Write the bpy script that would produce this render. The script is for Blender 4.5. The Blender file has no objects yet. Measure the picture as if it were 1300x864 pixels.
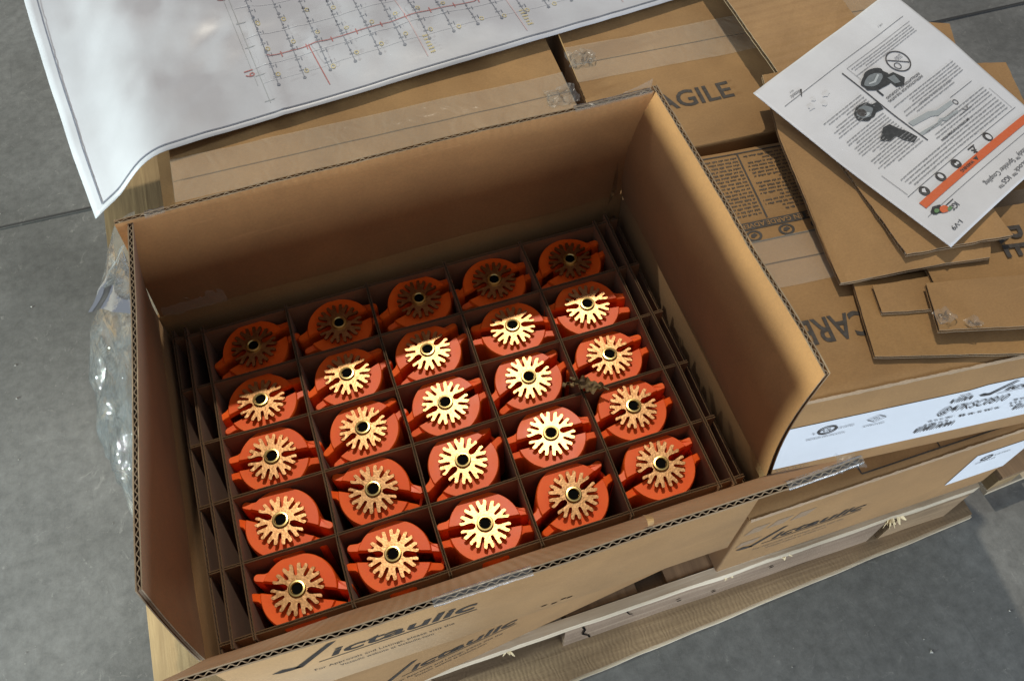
import bpy, bmesh, math, random
from mathutils import Vector, Matrix, noise
random.seed(7)
S = 0.077            # metres per layout unit (one carton cell is one unit wide)
Z0 = 6.1             # layout height of the floor below the sprinkler tops
sc = bpy.context.scene
COL = sc.collection
def V(x, y, z): return Vector((x*S, y*S, (z+Z0)*S))

# ---------------------------------------------------------------- camera
cam = bpy.data.cameras.new('camera'); camo = bpy.data.objects.new('camera', cam); COL.objects.link(camo)
cam.sensor_width = 36.0; cam.lens = 36.0*1100/1300; cam.clip_start = 0.02; cam.clip_end = 200
_r = Vector((2.5756601, -0.41526436, 0.09091881)); _t = Vector((-0.74123996, 0.70022701, 9.79727492))
_R = Matrix.Rotation(_r.length, 3, _r.normalized())
_C = -(_R.transposed() @ _t)
_M = Matrix((_R[0], -_R[1], -_R[2])).transposed().to_4x4(); _M.translation = V(*_C)
camo.matrix_world = _M
sc.camera = camo
# ---------------------------------------------------------------- world, lamps, exposure
w = bpy.data.worlds.new('World'); sc.world = w; w.use_nodes = True
bg = w.node_tree.nodes['Background']; bg.inputs[0].default_value = (0.80, 0.88, 1.0, 1); bg.inputs[1].default_value = 0.31
def lamp(name, loc, target, power, size, color, shape='DISK', sy=None):
    l = bpy.data.lights.new(name, 'AREA'); l.energy = power; l.shape = shape; l.size = size
    if sy: l.size_y = sy
    l.color = color
    o = bpy.data.objects.new(name, l); COL.objects.link(o); o.location = loc
    o.rotation_euler = (Vector(target)-Vector(loc)).to_track_quat('-Z', 'Y').to_euler(); return o
_c = V(0.5, 0, 0)
_d = Vector((0.10, 0.48, 1.0)).normalized()
lamp('hall_lamp', _c + _d*6.0, _c, 200, 0.12, (1.0, 0.91, 0.75))
lamp('door_light', (-3.6, -0.15, 0.77), V(2.9, 0.0, 1.6), 230, 0.20, (0.88, 1.0, 0.94))
lamp('front_fill_light', (0.6, -4.0, 0.95), V(1.5, -1, -1), 165, 3.2, (0.78, 0.88, 1.0), 'RECTANGLE', 1.1)  # broad cool fill lamp added in front to brighten the front faces
sc.view_settings.view_transform = 'Standard'; sc.view_settings.look = 'None'
sc.view_settings.exposure = 0.0; sc.view_settings.gamma = 1.0
sc.cycles.use_denoising = True
sc.cycles.max_bounces = 8; sc.cycles.transparent_max_bounces = 16
sc.cycles.caustics_reflective = True; sc.cycles.blur_glossy = 0.6

# ---------------------------------------------------------------- materials
def newmat(name):
    m = bpy.data.materials.new(name); m.use_nodes = True
    nt = m.node_tree; b = nt.nodes['Principled BSDF']; return m, nt, b
def N(nt, t, **kw):
    n = nt.nodes.new(t)
    for k, v in kw.items():
        if k in n.inputs: n.inputs[k].default_value = v
        else: setattr(n, k, v)
    return n
def ramp(nt, fac, stops):
    r = nt.nodes.new('ShaderNodeValToRGB'); e = r.color_ramp.elements
    while len(e) < len(stops): e.new(0.5)
    for i, (p, c) in enumerate(stops): e[i].position = p; e[i].color = (c[0], c[1], c[2], 1)
    nt.links.new(fac, r.inputs[0]); return r
def coords(nt, scale=(1, 1, 1), rot=(0, 0, 0), kind='Object'):
    tc = nt.nodes.new('ShaderNodeTexCoord'); mp = nt.nodes.new('ShaderNodeMapping')
    mp.inputs['Scale'].default_value = scale; mp.inputs['Rotation'].default_value = rot
    nt.links.new(tc.outputs[kind], mp.inputs[0]); return mp.outputs[0]
def bump(nt, b, h, strength=0.3, dist=0.001, prev=None):
    n = nt.nodes.new('ShaderNodeBump'); n.inputs['Strength'].default_value = strength; n.inputs['Distance'].default_value = dist
    nt.links.new(h, n.inputs['Height'])
    if prev is not None: nt.links.new(prev.outputs[0], n.inputs['Normal'])
    nt.links.new(n.outputs[0], b.inputs['Normal']); return n
def mixc(nt, a, bb, fac, mode='MIX'):
    m = nt.nodes.new('ShaderNodeMix'); m.data_type = 'RGBA'; m.blend_type = mode
    for i, s in ((6, a), (7, bb)):
        if isinstance(s, tuple): m.inputs[i].default_value = (*s, 1)
        else: nt.links.new(s, m.inputs[i])
    if isinstance(fac, float): m.inputs[0].default_value = fac
    else: nt.links.new(fac, m.inputs[0])
    return m.outputs[2]

def kraft(name, base=(0.335, 0.188, 0.070), var=0.14, flute=None, fstr=0.12, rough=0.72, scuff=0.25):
    m, nt, b = newmat(name); b.inputs['Roughness'].default_value = rough
    b.inputs['Specular IOR Level'].default_value = 0.18
    b.inputs['Sheen Weight'].default_value = 0.10; b.inputs['Sheen Roughness'].default_value = 0.7
    c = coords(nt)
    n1 = N(nt, 'ShaderNodeTexNoise', Scale=9.0, Detail=5.0, Roughness=0.6); nt.links.new(c, n1.inputs[0])
    lo = tuple(x*(1-var) for x in base); hi = tuple(min(1, x*(1+var)) for x in base)
    r1 = ramp(nt, n1.outputs[0], [(0.3, lo), (0.7, hi)])
    c2 = coords(nt, (1, 1.6, 1)); n2 = N(nt, 'ShaderNodeTexNoise', Scale=420.0, Detail=4.0, Roughness=0.7); nt.links.new(c2, n2.inputs[0])
    r2 = ramp(nt, n2.outputs[0], [(0.35, (0.90, 0.90, 0.90)), (0.65, (1.06, 1.06, 1.06))])
    col = mixc(nt, r1.outputs[0], r2.outputs[0], 1.0, 'MULTIPLY')
    n3 = N(nt, 'ShaderNodeTexNoise', Scale=34.0, Detail=8.0, Roughness=0.75, Distortion=0.8); nt.links.new(c, n3.inputs[0])
    r3 = ramp(nt, n3.outputs[0], [(0.62, (0, 0, 0)), (0.74, (scuff, scuff, scuff))])
    col = mixc(nt, col, tuple(min(1, x*1.35+0.03) for x in base), r3.outputs[0])
    n4 = N(nt, 'ShaderNodeTexNoise', Scale=2.6, Detail=6.0, Roughness=0.7, Distortion=0.6); nt.links.new(coords(nt, (1, 1, 1), (0.3, 0.2, 0.7)), n4.inputs[0])
    r4 = ramp(nt, n4.outputs[0], [(0.32, (0.84, 0.82, 0.79)), (0.62, (1.07, 1.07, 1.07))]); col = mixc(nt, col, r4.outputs[0], 1.0, 'MULTIPLY')
    n5 = N(nt, 'ShaderNodeTexNoise', Scale=16.0, Detail=4.0, Roughness=0.6); nt.links.new(coords(nt, (0.5, 14, 7), (0, 0, 0.35)), n5.inputs[0])
    r5 = ramp(nt, n5.outputs[0], [(0.66, (0, 0, 0)), (0.74, (0.16, 0.16, 0.16))]); col = mixc(nt, col, tuple(min(1, x*1.6+0.03) for x in base), r5.outputs[0])
    nt.links.new(col, b.inputs['Base Color'])
    bp = bump(nt, b, n2.outputs[0], 0.12, 0.0006)
    bp = bump(nt, b, n1.outputs[0], 0.25, 0.004, bp)
    if flute:
        ax, sc_ = flute
        wv = nt.nodes.new('ShaderNodeTexWave'); wv.wave_type = 'BANDS'; wv.bands_direction = ax
        wv.inputs['Scale'].default_value = sc_; wv.inputs['Distortion'].default_value = 0.6; wv.inputs['Detail'].default_value = 2
        nt.links.new(c, wv.inputs[0]); bump(nt, b, wv.outputs[0], fstr, 0.0012, bp)
    return m
KRAFT = kraft('kraft_board')
KRAFT_X = kraft('kraft_board_fluted', flute=('Y', 45.0), fstr=0.10)
KRAFT_Y = kraft('kraft_board_fluted_across', (0.325, 0.18, 0.062), flute=('X', 45.0), fstr=0.12)
KRAFT_BAND = kraft('kraft_board_ribbed', (0.34, 0.195, 0.08), flute=('Y', 26.0), fstr=0.55)
KRAFT_IN = kraft('kraft_lining', (0.345, 0.172, 0.056), flute=('X', 40.0), fstr=0.04)
KRAFT_DIV = kraft('kraft_divider_shaded', (0.25, 0.105, 0.036), var=0.18)  # darker copy of the board, the carton's inner shade put into its colour
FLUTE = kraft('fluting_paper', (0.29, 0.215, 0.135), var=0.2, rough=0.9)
FLUTE_DIV = kraft('divider_fluting_shaded', (0.13, 0.075, 0.034), var=0.25, rough=0.9)  # cut divider edges carry the same painted-in shade

def plain(name, col, rough=0.6, metal=0.0, spec=0.4):
    m, nt, b = newmat(name); b.inputs['Base Color'].default_value = (*col, 1); b.inputs['Roughness'].default_value = rough
    b.inputs['Metallic'].default_value = metal; b.inputs['Specular IOR Level'].default_value = spec; return m
def inkmat(name, col, rough=0.6, wear=0.25):
    m, nt, b = newmat(name); b.inputs['Roughness'].default_value = rough
    n = N(nt, 'ShaderNodeTexNoise', Scale=300.0, Detail=4.0); nt.links.new(coords(nt), n.inputs[0])
    r = ramp(nt, n.outputs[0], [(0.35, col), (0.8, tuple(x+wear*(0.3-x*0.3) for x in col))])
    nt.links.new(r.outputs[0], b.inputs['Base Color']); return m
INK = inkmat('printing_ink', (0.035, 0.03, 0.028)); BODYINK = inkmat('body_text_ink', (0.20, 0.20, 0.205))
MARKINK = inkmat('faded_mark_ink', (0.27, 0.175, 0.095))
INK_KRAFT = inkmat('box_print_ink', (0.030, 0.020, 0.012), wear=0.12)
INK_FAINT = inkmat('worn_box_print', (0.17, 0.11, 0.06))
GREYINK = inkmat('grey_ink', (0.32, 0.33, 0.34))
FIGDARK = inkmat('figure_dark_ink', (0.022, 0.024, 0.026), wear=0.1); FIGMID = inkmat('figure_mid_ink', (0.16, 0.18, 0.19)); FIGLIGHT = inkmat('figure_light_ink', (0.42, 0.45, 0.46))
PIPEGREY = inkmat('pipe_profile_ink', (0.33, 0.36, 0.37))
ORANGEINK = inkmat('orange_ink', (0.62, 0.12, 0.03), wear=0.1); REDINK = inkmat('red_line_ink', (0.38, 0.10, 0.09)); YELLINK = inkmat('yellow_ink', (0.56, 0.46, 0.20))
FAINTRED = inkmat('faint_red_ink', (0.55, 0.40, 0.40)); FAINTGREY = inkmat('faint_grey_ink', (0.52, 0.52, 0.55)); GREENINK = inkmat('green_ink', (0.10, 0.22, 0.08))
PLANINK = inkmat('plan_line_ink', (0.13, 0.14, 0.18)); NODEINK = inkmat('plan_node_ink', (0.19, 0.20, 0.24))

def papermat(name, col=(0.80, 0.80, 0.80), rough=0.45, dirt=0.06, spec=0.4):
    m, nt, b = newmat(name); b.inputs['Roughness'].default_value = rough; b.inputs['Specular IOR Level'].default_value = spec
    n = N(nt, 'ShaderNodeTexNoise', Scale=7.0, Detail=6.0, Roughness=0.65); nt.links.new(coords(nt), n.inputs[0])
    r = ramp(nt, n.outputs[0], [(0.35, tuple(x*(1-dirt*2.2) for x in col)), (0.62, col)])
    nt.links.new(r.outputs[0], b.inputs['Base Color'])
    n2 = N(nt, 'ShaderNodeTexNoise', Scale=28.0, Detail=3.0); nt.links.new(coords(nt), n2.inputs[0])
    bump(nt, b, n2.outputs[0], 0.10, 0.004); return m
PAPER = papermat('office_paper', (0.68, 0.68, 0.695))
PLAN = papermat('plan_paper', (0.50, 0.505, 0.54), rough=0.38, dirt=0.05, spec=0.5)
LABEL = papermat('label_stock', (0.72, 0.75, 0.78), rough=0.5, dirt=0.03)

# orange cap plastic
ORANGE, nt, b = newmat('orange_cap_plastic')
n = N(nt, 'ShaderNodeTexNoise', Scale=60.0, Detail=4.0); nt.links.new(coords(nt), n.inputs[0])
r = ramp(nt, n.outputs[0], [(0.3, (0.90, 0.105, 0.008)), (0.7, (0.97, 0.140, 0.014))]); nt.links.new(r.outputs[0], b.inputs['Base Color'])
b.inputs['Specular IOR Level'].default_value = 0.22; b.inputs['Subsurface Weight'].default_value = 0.12
b.inputs['Subsurface Radius'].default_value = (1.0, 0.25, 0.1); b.inputs['Subsurface Scale'].default_value = 0.004
n2 = N(nt, 'ShaderNodeTexNoise', Scale=900.0, Detail=2.0); nt.links.new(coords(nt), n2.inputs[0]); bump(nt, b, n2.outputs[0], 0.15, 0.0003)
rr = N(nt, 'ShaderNodeMapRange'); rr.inputs['To Min'].default_value = 0.28; rr.inputs['To Max'].default_value = 0.5
nt.links.new(n.outputs[0], rr.inputs[0]); nt.links.new(rr.outputs[0], b.inputs['Roughness'])
# brass
BRASS, nt, b = newmat('stamped_bronze')
n = N(nt, 'ShaderNodeTexNoise', Scale=240.0, Detail=6.0, Roughness=0.7); nt.links.new(coords(nt), n.inputs[0])
r = ramp(nt, n.outputs[0], [(0.34, (0.30, 0.15, 0.06)), (0.47, (0.38, 0.205, 0.092)), (0.7, (0.50, 0.29, 0.14))]); nt.links.new(r.outputs[0], b.inputs['Base Color'])
b.inputs['Metallic'].default_value = 1.0; b.inputs['Roughness'].default_value = 0.36
rr = N(nt, 'ShaderNodeMapRange'); rr.inputs['To Min'].default_value = 0.29; rr.inputs['To Max'].default_value = 0.39
nt.links.new(n.outputs[0], rr.inputs[0]); nt.links.new(rr.outputs[0], b.inputs['Roughness'])
n2 = N(nt, 'ShaderNodeTexNoise', Scale=520.0, Detail=4.0); nt.links.new(coords(nt), n2.inputs[0]); bump(nt, b, n2.outputs[0], 0.22, 0.0005)
HUB = plain('brass_screw', (0.70, 0.52, 0.20), 0.3, 1.0); HOLE = plain('dark_socket', (0.004, 0.004, 0.004), 0.9, 0.0, 0.05); IRON = plain('cast_coupling', (0.35, 0.05, 0.03), 0.55)

def film(name, col, alpha, rough, bscale, bstr, bdist=0.004):
    m, nt, b = newmat(name); b.inputs['Base Color'].default_value = (*col, 1); b.inputs['Roughness'].default_value = rough
    b.inputs['Alpha'].default_value = alpha; b.inputs['Specular IOR Level'].default_value = 0.7
    n = N(nt, 'ShaderNodeTexNoise', Scale=bscale, Detail=5.0, Distortion=1.2); nt.links.new(coords(nt), n.inputs[0])
    bump(nt, b, n.outputs[0], bstr, bdist); return m
TAPE = film('clear_packing_tape', (0.72, 0.66, 0.55), 0.20, 0.16, 40.0, 0.35)
TAPE_EDGE = film('clear_tape_on_edge', (0.80, 0.80, 0.80), 0.16, 0.10, 90.0, 0.9)
def clearfilm(name, tint, haze, rough, bscale, bdist, ior=1.6):
    m = bpy.data.materials.new(name); m.use_nodes = True; nt = m.node_tree; nt.nodes.clear()
    out = nt.nodes.new('ShaderNodeOutputMaterial'); tr = N(nt, 'ShaderNodeBsdfTransparent'); gl = N(nt, 'ShaderNodeBsdfGlossy', Roughness=rough); df = N(nt, 'ShaderNodeBsdfDiffuse'); tl = N(nt, 'ShaderNodeBsdfTranslucent')
    for q in (df, tl): q.inputs[0].default_value = (*tint, 1)
    tr.inputs[0].default_value = (0.93, 0.96, 0.98, 1)
    n = N(nt, 'ShaderNodeTexNoise', Scale=bscale, Detail=6.0, Distortion=1.5); nt.links.new(coords(nt), n.inputs[0])
    bp = N(nt, 'ShaderNodeBump', Strength=0.9, Distance=bdist); nt.links.new(n.outputs[0], bp.inputs['Height'])
    fr = N(nt, 'ShaderNodeFresnel', IOR=ior)
    for q in (gl, df, tl, fr): nt.links.new(bp.outputs[0], q.inputs['Normal'])
    m0 = nt.nodes.new('ShaderNodeMixShader'); nt.links.new(df.outputs[0], m0.inputs[1]); nt.links.new(tl.outputs[0], m0.inputs[2])
    m1 = nt.nodes.new('ShaderNodeMixShader'); m1.inputs[0].default_value = haze; nt.links.new(tr.outputs[0], m1.inputs[1]); nt.links.new(m0.outputs[0], m1.inputs[2])
    m2 = nt.nodes.new('ShaderNodeMixShader'); nt.links.new(fr.outputs[0], m2.inputs[0]); nt.links.new(m1.outputs[0], m2.inputs[1]); nt.links.new(gl.outputs[0], m2.inputs[2])
    nt.links.new(m2.outputs[0], out.inputs[0]); return m
BAG = clearfilm('clear_plastic_film', (0.86, 0.91, 0.94), 0.14, 0.04, 12.0, 0.016)
BAGIN = clearfilm('milky_plastic_film', (0.62, 0.76, 0.84), 0.24, 0.06, 28.0, 0.010)
BAGLAP = clearfilm('folded_plastic_film', (0.92, 0.93, 0.93), 0.5, 0.12, 10.0, 0.003, 1.3)
TAPE_EDGE = clearfilm('clear_tape_on_edge', (0.8, 0.8, 0.8), 0.12, 0.24, 60.0, 0.001, 1.35)
def wood(name, a, bcol, axis='X', rough=0.75, saw=0.0):
    m, nt, b = newmat(name); b.inputs['Roughness'].default_value = rough
    sc_ = {'X': (1.2, 22, 22), 'Y': (22, 1.2, 22)}[axis]
    n = N(nt, 'ShaderNodeTexNoise', Scale=3.2, Detail=7.0, Roughness=0.62, Distortion=0.5); nt.links.new(coords(nt, sc_), n.inputs[0])
    r = ramp(nt, n.outputs[0], [(0.28, a), (0.55, tuple((x+y)/2 for x, y in zip(a, bcol))), (0.72, bcol)])
    n3 = N(nt, 'ShaderNodeTexNoise', Scale=5.0, Detail=4.0); nt.links.new(coords(nt), n3.inputs[0])
    r3 = ramp(nt, n3.outputs[0], [(0.35, (0.62, 0.60, 0.56)), (0.7, (1.1, 1.08, 1.05))])
    col = mixc(nt, r.outputs[0], r3.outputs[0], 1.0, 'MULTIPLY'); nt.links.new(col, b.inputs['Base Color'])
    bp = bump(nt, b, n.outputs[0], 0.5, 0.002)
    if saw:
        wv = nt.nodes.new('ShaderNodeTexWave'); wv.bands_direction = axis; wv.inputs['Scale'].default_value = 55; wv.inputs['Distortion'].default_value = 9.0; wv.inputs['Detail'].default_value = 4.0
        nt.links.new(coords(nt), wv.inputs[0]); bump(nt, b, wv.outputs[0], saw, 0.0015, bp)
    return m
WOOD_DECK = wood('pallet_deck_wood', (0.14, 0.085, 0.045), (0.34, 0.22, 0.12), 'Y')
WOOD_PALE = wood('fresh_cut_wood', (0.52, 0.42, 0.29), (0.78, 0.70, 0.55), 'X')
WOOD_BLOCK = wood('pallet_block_wood', (0.24, 0.16, 0.09), (0.44, 0.31, 0.18), 'X', saw=0.1)
WOOD_SAWN = wood('rough_sawn_wood', (0.22, 0.15, 0.10), (0.42, 0.32, 0.23), 'X', saw=0.2)
WOOD_YEL = wood('yellow_pine', (0.27, 0.18, 0.085), (0.50, 0.36, 0.18), 'Y')
SPLINTER = plain('splintered_wood', (0.72, 0.58, 0.34), 0.8)

# concrete
CONC, nt, b = newmat('concrete_floor')
c = coords(nt)
n1 = N(nt, 'ShaderNodeTexNoise', Scale=2.2, Detail=8.0, Roughness=0.65); nt.links.new(c, n1.inputs[0])
r1 = ramp(nt, n1.outputs[0], [(0.3, (0.092, 0.093, 0.090)), (0.7, (0.188, 0.188, 0.182))])
n2 = N(nt, 'ShaderNodeTexNoise', Scale=55.0, Detail=8.0, Roughness=0.75); nt.links.new(c, n2.inputs[0])
r2 = ramp(nt, n2.outputs[0], [(0.32, (0.72, 0.72, 0.72)), (0.68, (1.18, 1.18, 1.18))])
col = mixc(nt, r1.outputs[0], r2.outputs[0], 1.0, 'MULTIPLY')
n3 = N(nt, 'ShaderNodeTexNoise', Scale=20.0, Detail=9.0, Roughness=0.8, Distortion=2.5); nt.links.new(c, n3.inputs[0])
r3 = ramp(nt, n3.outputs[0], [(0.58, (0, 0, 0)), (0.70, (0.62, 0.62, 0.62))])
col = mixc(nt, col, (0.34, 0.335, 0.315), r3.outputs[0])
vo = nt.nodes.new('ShaderNodeTexVoronoi'); vo.inputs['Scale'].default_value = 70.0; nt.links.new(c, vo.inputs[0])
r4 = ramp(nt, vo.outputs['Distance'], [(0.03, (0.6, 0.6, 0.6)), (0.07, (0, 0, 0))])
n5 = N(nt, 'ShaderNodeTexNoise', Scale=8.0, Detail=2.0); nt.links.new(c, n5.inputs[0]); r5 = ramp(nt, n5.outputs[0], [(0.55, (0, 0, 0)), (0.6, (1, 1, 1))])
f4 = mixc(nt, r4.outputs[0], r5.outputs[0], 1.0, 'MULTIPLY')
col = mixc(nt, col, (0.42, 0.40, 0.37), f4)
# scuffs: stretched scratches
n6 = N(nt, 'ShaderNodeTexNoise', Scale=14.0, Detail=5.0, Roughness=0.7); nt.links.new(coords(nt, (9, 0.6, 1), (0, 0, 0.5)), n6.inputs[0])
r6 = ramp(nt, n6.outputs[0], [(0.57, (0, 0, 0)), (0.72, (0.42, 0.42, 0.42))]); col = mixc(nt, col, (0.10, 0.10, 0.10), r6.outputs[0])
n7 = N(nt, 'ShaderNodeTexNoise', Scale=0.9, Detail=5.0, Roughness=0.6, Distortion=0.8); nt.links.new(c, n7.inputs[0])
r7 = ramp(nt, n7.outputs[0], [(0.36, (0.78, 0.77, 0.75)), (0.6, (1.16, 1.16, 1.16))]); col = mixc(nt, col, r7.outputs[0], 1.0, 'MULTIPLY')
nt.links.new(col, b.inputs['Base Color']); b.inputs['Roughness'].default_value = 0.62; b.inputs['Specular IOR Level'].default_value = 0.35
bp = bump(nt, b, n2.outputs[0], 0.25, 0.002); bump(nt, b, n3.outputs[0], 0.2, 0.002, bp)
JOINT = plain('joint_filler', (0.035, 0.035, 0.035), 0.9)
LEAF, nt, b = newmat('dried_leaf')
n = N(nt, 'ShaderNodeTexNoise', Scale=180.0, Detail=4.0); nt.links.new(coords(nt), n.inputs[0])
r = ramp(nt, n.outputs[0], [(0.35, (0.09, 0.05, 0.025)), (0.65, (0.27, 0.19, 0.08))]); nt.links.new(r.outputs[0], b.inputs['Base Color']); b.inputs['Roughness'].default_value = 0.8

# ---------------------------------------------------------------- object helpers
def meshobj(name, verts, faces, mats, parent=None, mi=None, smooth=False, angle=None, scale=S):
    me = bpy.data.meshes.new(name)
    me.from_pydata([(v[0]*scale, v[1]*scale, v[2]*scale) for v in verts], [], faces)
    for m in (mats if isinstance(mats, (list, tuple)) else [mats]): me.materials.append(m)
    if mi: me.polygons.foreach_set('material_index', mi)
    if smooth or angle:
        me.polygons.foreach_set('use_smooth', [True]*len(me.polygons))
        if angle: me.set_sharp_from_angle(angle=math.radians(angle))
    me.update()
    o = bpy.data.objects.new(name, me); COL.objects.link(o)
    if parent: o.parent = parent
    return o
def thing(name, label, cat, loc, yaw=0, group=None):
    o = bpy.data.objects.new(name, None); COL.objects.link(o); o.empty_display_size = 0.02
    o.location = V(*loc); o.rotation_euler = (0, 0, math.radians(yaw)); tag(o, label, cat, group); return o
def tag(o, label, cat, group=None):
    o['label'] = label; o['category'] = cat
    if group: o['group'] = group
class G:
    def __init__(s): s.v = []; s.f = []; s.m = []
    def add(s, v, f, m=0):
        k = len(s.v); s.v += v; s.f += [tuple(i+k for i in q) for q in f]; s.m += [m]*len(f)
    def box(s, a, b, m=0):
        x0, y0, z0 = a; x1, y1, z1 = b
        s.add([(x0,y0,z0),(x1,y0,z0),(x1,y1,z0),(x0,y1,z0),(x0,y0,z1),(x1,y0,z1),(x1,y1,z1),(x0,y1,z1)],
              [(0,3,2,1),(4,5,6,7),(0,1,5,4),(1,2,6,5),(2,3,7,6),(3,0,4,7)], m)
    def build(s, name, mats, parent=None, **k): return meshobj(name, s.v, s.f, mats, parent, s.m, **k)
def nz(x, y=0.0, z=0.0): return noise.noise(Vector((x, y, z)))
def bevel_obj(o, wd=0.02, seg=2):
    bm = bmesh.new(); bm.from_mesh(o.data)
    bmesh.ops.bevel(bm, geom=bm.edges[:], offset=wd*S, segments=seg, affect='EDGES', profile=0.6)
    bm.to_mesh(o.data); bm.free(); o.data.polygons.foreach_set('use_smooth', [True]*len(o.data.polygons)); o.data.set_sharp_from_angle(angle=math.radians(50)); return o

def corr(w, h, t, pitch, warp, na=24, nb=6, lt=0.011, seg=6, jit=0.010, seed=0.0, meddepth=None):
    """corrugated board: two liners and a fluted medium; flutes run along b"""
    g = G()
    def top(a): return h + jit*(nz(a*6+seed, 3.3) + 0.7*nz(a*19+seed, 7.1))
    for c0, c1 in ((-t/2, -t/2+lt), (t/2-lt, t/2)):
        k = len(g.v)
        for c in (c0, c1):
            for j in range(nb+1):
                for i in range(na+1):
                    a = w*i/na; g.v.append(warp(a, top(a + c*3)*j/nb, c))
        n = (na+1)*(nb+1); idx = lambda s, i, j: k + s*n + j*(na+1) + i
        for j in range(nb):
            for i in range(na):
                g.f.append((idx(0,i,j), idx(0,i,j+1), idx(0,i+1,j+1), idx(0,i+1,j))); g.m.append(0)
                g.f.append((idx(1,i,j), idx(1,i+1,j), idx(1,i+1,j+1), idx(1,i,j+1))); g.m.append(0)
        for i in range(na):
            for j in (0, nb): g.f.append((idx(0,i,j), idx(0,i+1,j), idx(1,i+1,j), idx(1,i,j))); g.m.append(1)
        for j in range(nb):
            for i in (0, na): g.f.append((idx(0,i,j), idx(0,i,j+1), idx(1,i,j+1), idx(1,i,j))); g.m.append(1)
    ns = max(4, int(w/pitch*seg)); b0 = 0 if meddepth is None else h-meddepth; nbm = nb if meddepth is None else 1
    amp = t/2-lt*1.2; mt = 0.0042 if t > 0.05 else 0.0014
    k = len(g.v); st = 2*(nbm+1)
    for i in range(ns+1):
        a = w*i/ns; ph = a/pitch + 0.35*nz(a*1.3+seed, 9.0); tri = math.sin(2*math.pi*ph); tri = max(-1, min(1, tri*1.25))*(1-0.9*max(0, nz(a*1.7+seed, 1.5)))
        for j in range(nbm+1):
            bb = b0 + (top(a)-0.004-b0)*j/nbm
            g.v.append(warp(a, bb, (amp-mt)*tri-mt)); g.v.append(warp(a, bb, (amp-mt)*tri+mt))
    for i in range(ns):
        for j in range(nbm):
            q = k+i*st+2*j
            for e in (0, 1): g.f.append((q+e, q+2+e, q+st+2+e, q+st+e)); g.m.append(1)
        q = k+i*st+2*nbm; g.f.append((q, q+1, q+st+1, q+st)); g.m.append(1)
    return g
# flat print helpers ------------------------------------------------
_tc = {}
def text2d(s, bold=0.0, shear=0.0):
    key = (s, bold, shear)
    if key not in _tc:
        c = bpy.data.curves.new('lettering', 'FONT'); c.body = s; c.size = 1.0; c.offset = bold; c.shear = shear; c.resolution_u = 3
        o = bpy.data.objects.new('lettering', c); COL.objects.link(o)
        me = bpy.data.meshes.new_from_object(o)
        v = [(p.co.x, p.co.y) for p in me.vertices]; f = [tuple(p.vertices) for p in me.polygons]
        bpy.data.objects.remove(o); bpy.data.curves.remove(c); bpy.data.meshes.remove(me); _tc[key] = (v, f)
    return _tc[key]
class P2:
    """flat print gathered in 2-D and laid on a surface by a mapping"""
    step = 0.05
    def __init__(s): s.v = []; s.f = []
    def add(s, v, f): k = len(s.v); s.v += v; s.f += [tuple(i+k for i in q) for q in f]
    def text(s, t, x, y, h, wid=None, bold=0.0, shear=0.0, rot=0.0):
        v, f = text2d(t, bold, shear); sx = h/0.70; sy = h/0.70
        x0 = min(p[0] for p in v); x1 = max(p[0] for p in v)
        if wid: sx = wid/(x1-x0)
        c, n = math.cos(rot), math.sin(rot)
        s.add([(x + (p[0]-x0)*sx*c - p[1]*sy*n, y + (p[0]-x0)*sx*n + p[1]*sy*c) for p in v], f)
    def rect(s, x0, y0, x1, y1, n=1):
        v = []; f = []
        for i in range(n+1): q = x0+(x1-x0)*i/n; v += [(q, y0), (q, y1)]
        for i in range(n): f.append((2*i, 2*i+2, 2*i+3, 2*i+1))
        s.add(v, f)
    def line(s, pts, wd):
        for (x0, y0), (x1, y1) in zip(pts, pts[1:]):
            d = math.hypot(x1-x0, y1-y0)
            if d < 1e-6: continue
            nx, ny = -(y1-y0)/d*wd/2, (x1-x0)/d*wd/2; n = max(1, int(d/s.step)); v = []; f = []
            for i in range(n+1):
                q = i/n; x = x0+(x1-x0)*q; y = y0+(y1-y0)*q; v += [(x+nx, y+ny), (x-nx, y-ny)]
            for i in range(n): f.append((2*i, 2*i+1, 2*i+3, 2*i+2))
            s.add(v, f)
    def ring(s, x, y, r0, r1, n=28, ax=1.0):
        v = []; f = []
        for i in range(n):
            a = 2*math.pi*i/n; v += [(x+r0*math.cos(a)*ax, y+r0*math.sin(a)), (x+r1*math.cos(a)*ax, y+r1*math.sin(a))]
        for i in range(n): j = (i+1) % n; f.append((2*i, 2*i+1, 2*j+1, 2*j))
        s.add(v, f)
    def poly(s, pts): s.add(list(pts), [tuple(range(len(pts)))])
    def words(s, x0, y0, x1, y1, lines, rnd, ragged=0.25, fill=0.5, wl=(0.03, 0.11), first_short=False):
        """unreadable small print: word-shaped dashes of uneven height"""
        dy = (y1-y0)/lines
        for k in range(lines):
            y = y1-dy*(k+1); x = x0; end = x1 - (rnd.random()*ragged*(x1-x0) if rnd.random() < 0.5 else rnd.random()*0.04*(x1-x0))
            while x < end:
                wd = min(rnd.uniform(*wl), end-x); q = x
                while q < x+wd:                       # letters
                    lw = min(rnd.uniform(0.45, 0.8)*dy*fill, x+wd-q); hh = dy*fill*(rnd.choice((0.72, 0.72, 1.0)))
                    s.add([(q, y), (q+lw*0.72, y), (q+lw*0.72, y+hh), (q, y+hh)], [(0, 1, 2, 3)]); q += max(lw, 0.002)
                x += wd + dy*fill*0.6
    def build(s, name, mp, mat, parent): return meshobj(name, [mp(*p) for p in s.v], s.f, mat, parent)
def vface(o, off=0.006):         # print on a front wall in local box coords (x right, z up, wall at y=0)
    return lambda x, y: (o[0]+x, -off, o[1]+y)
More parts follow.
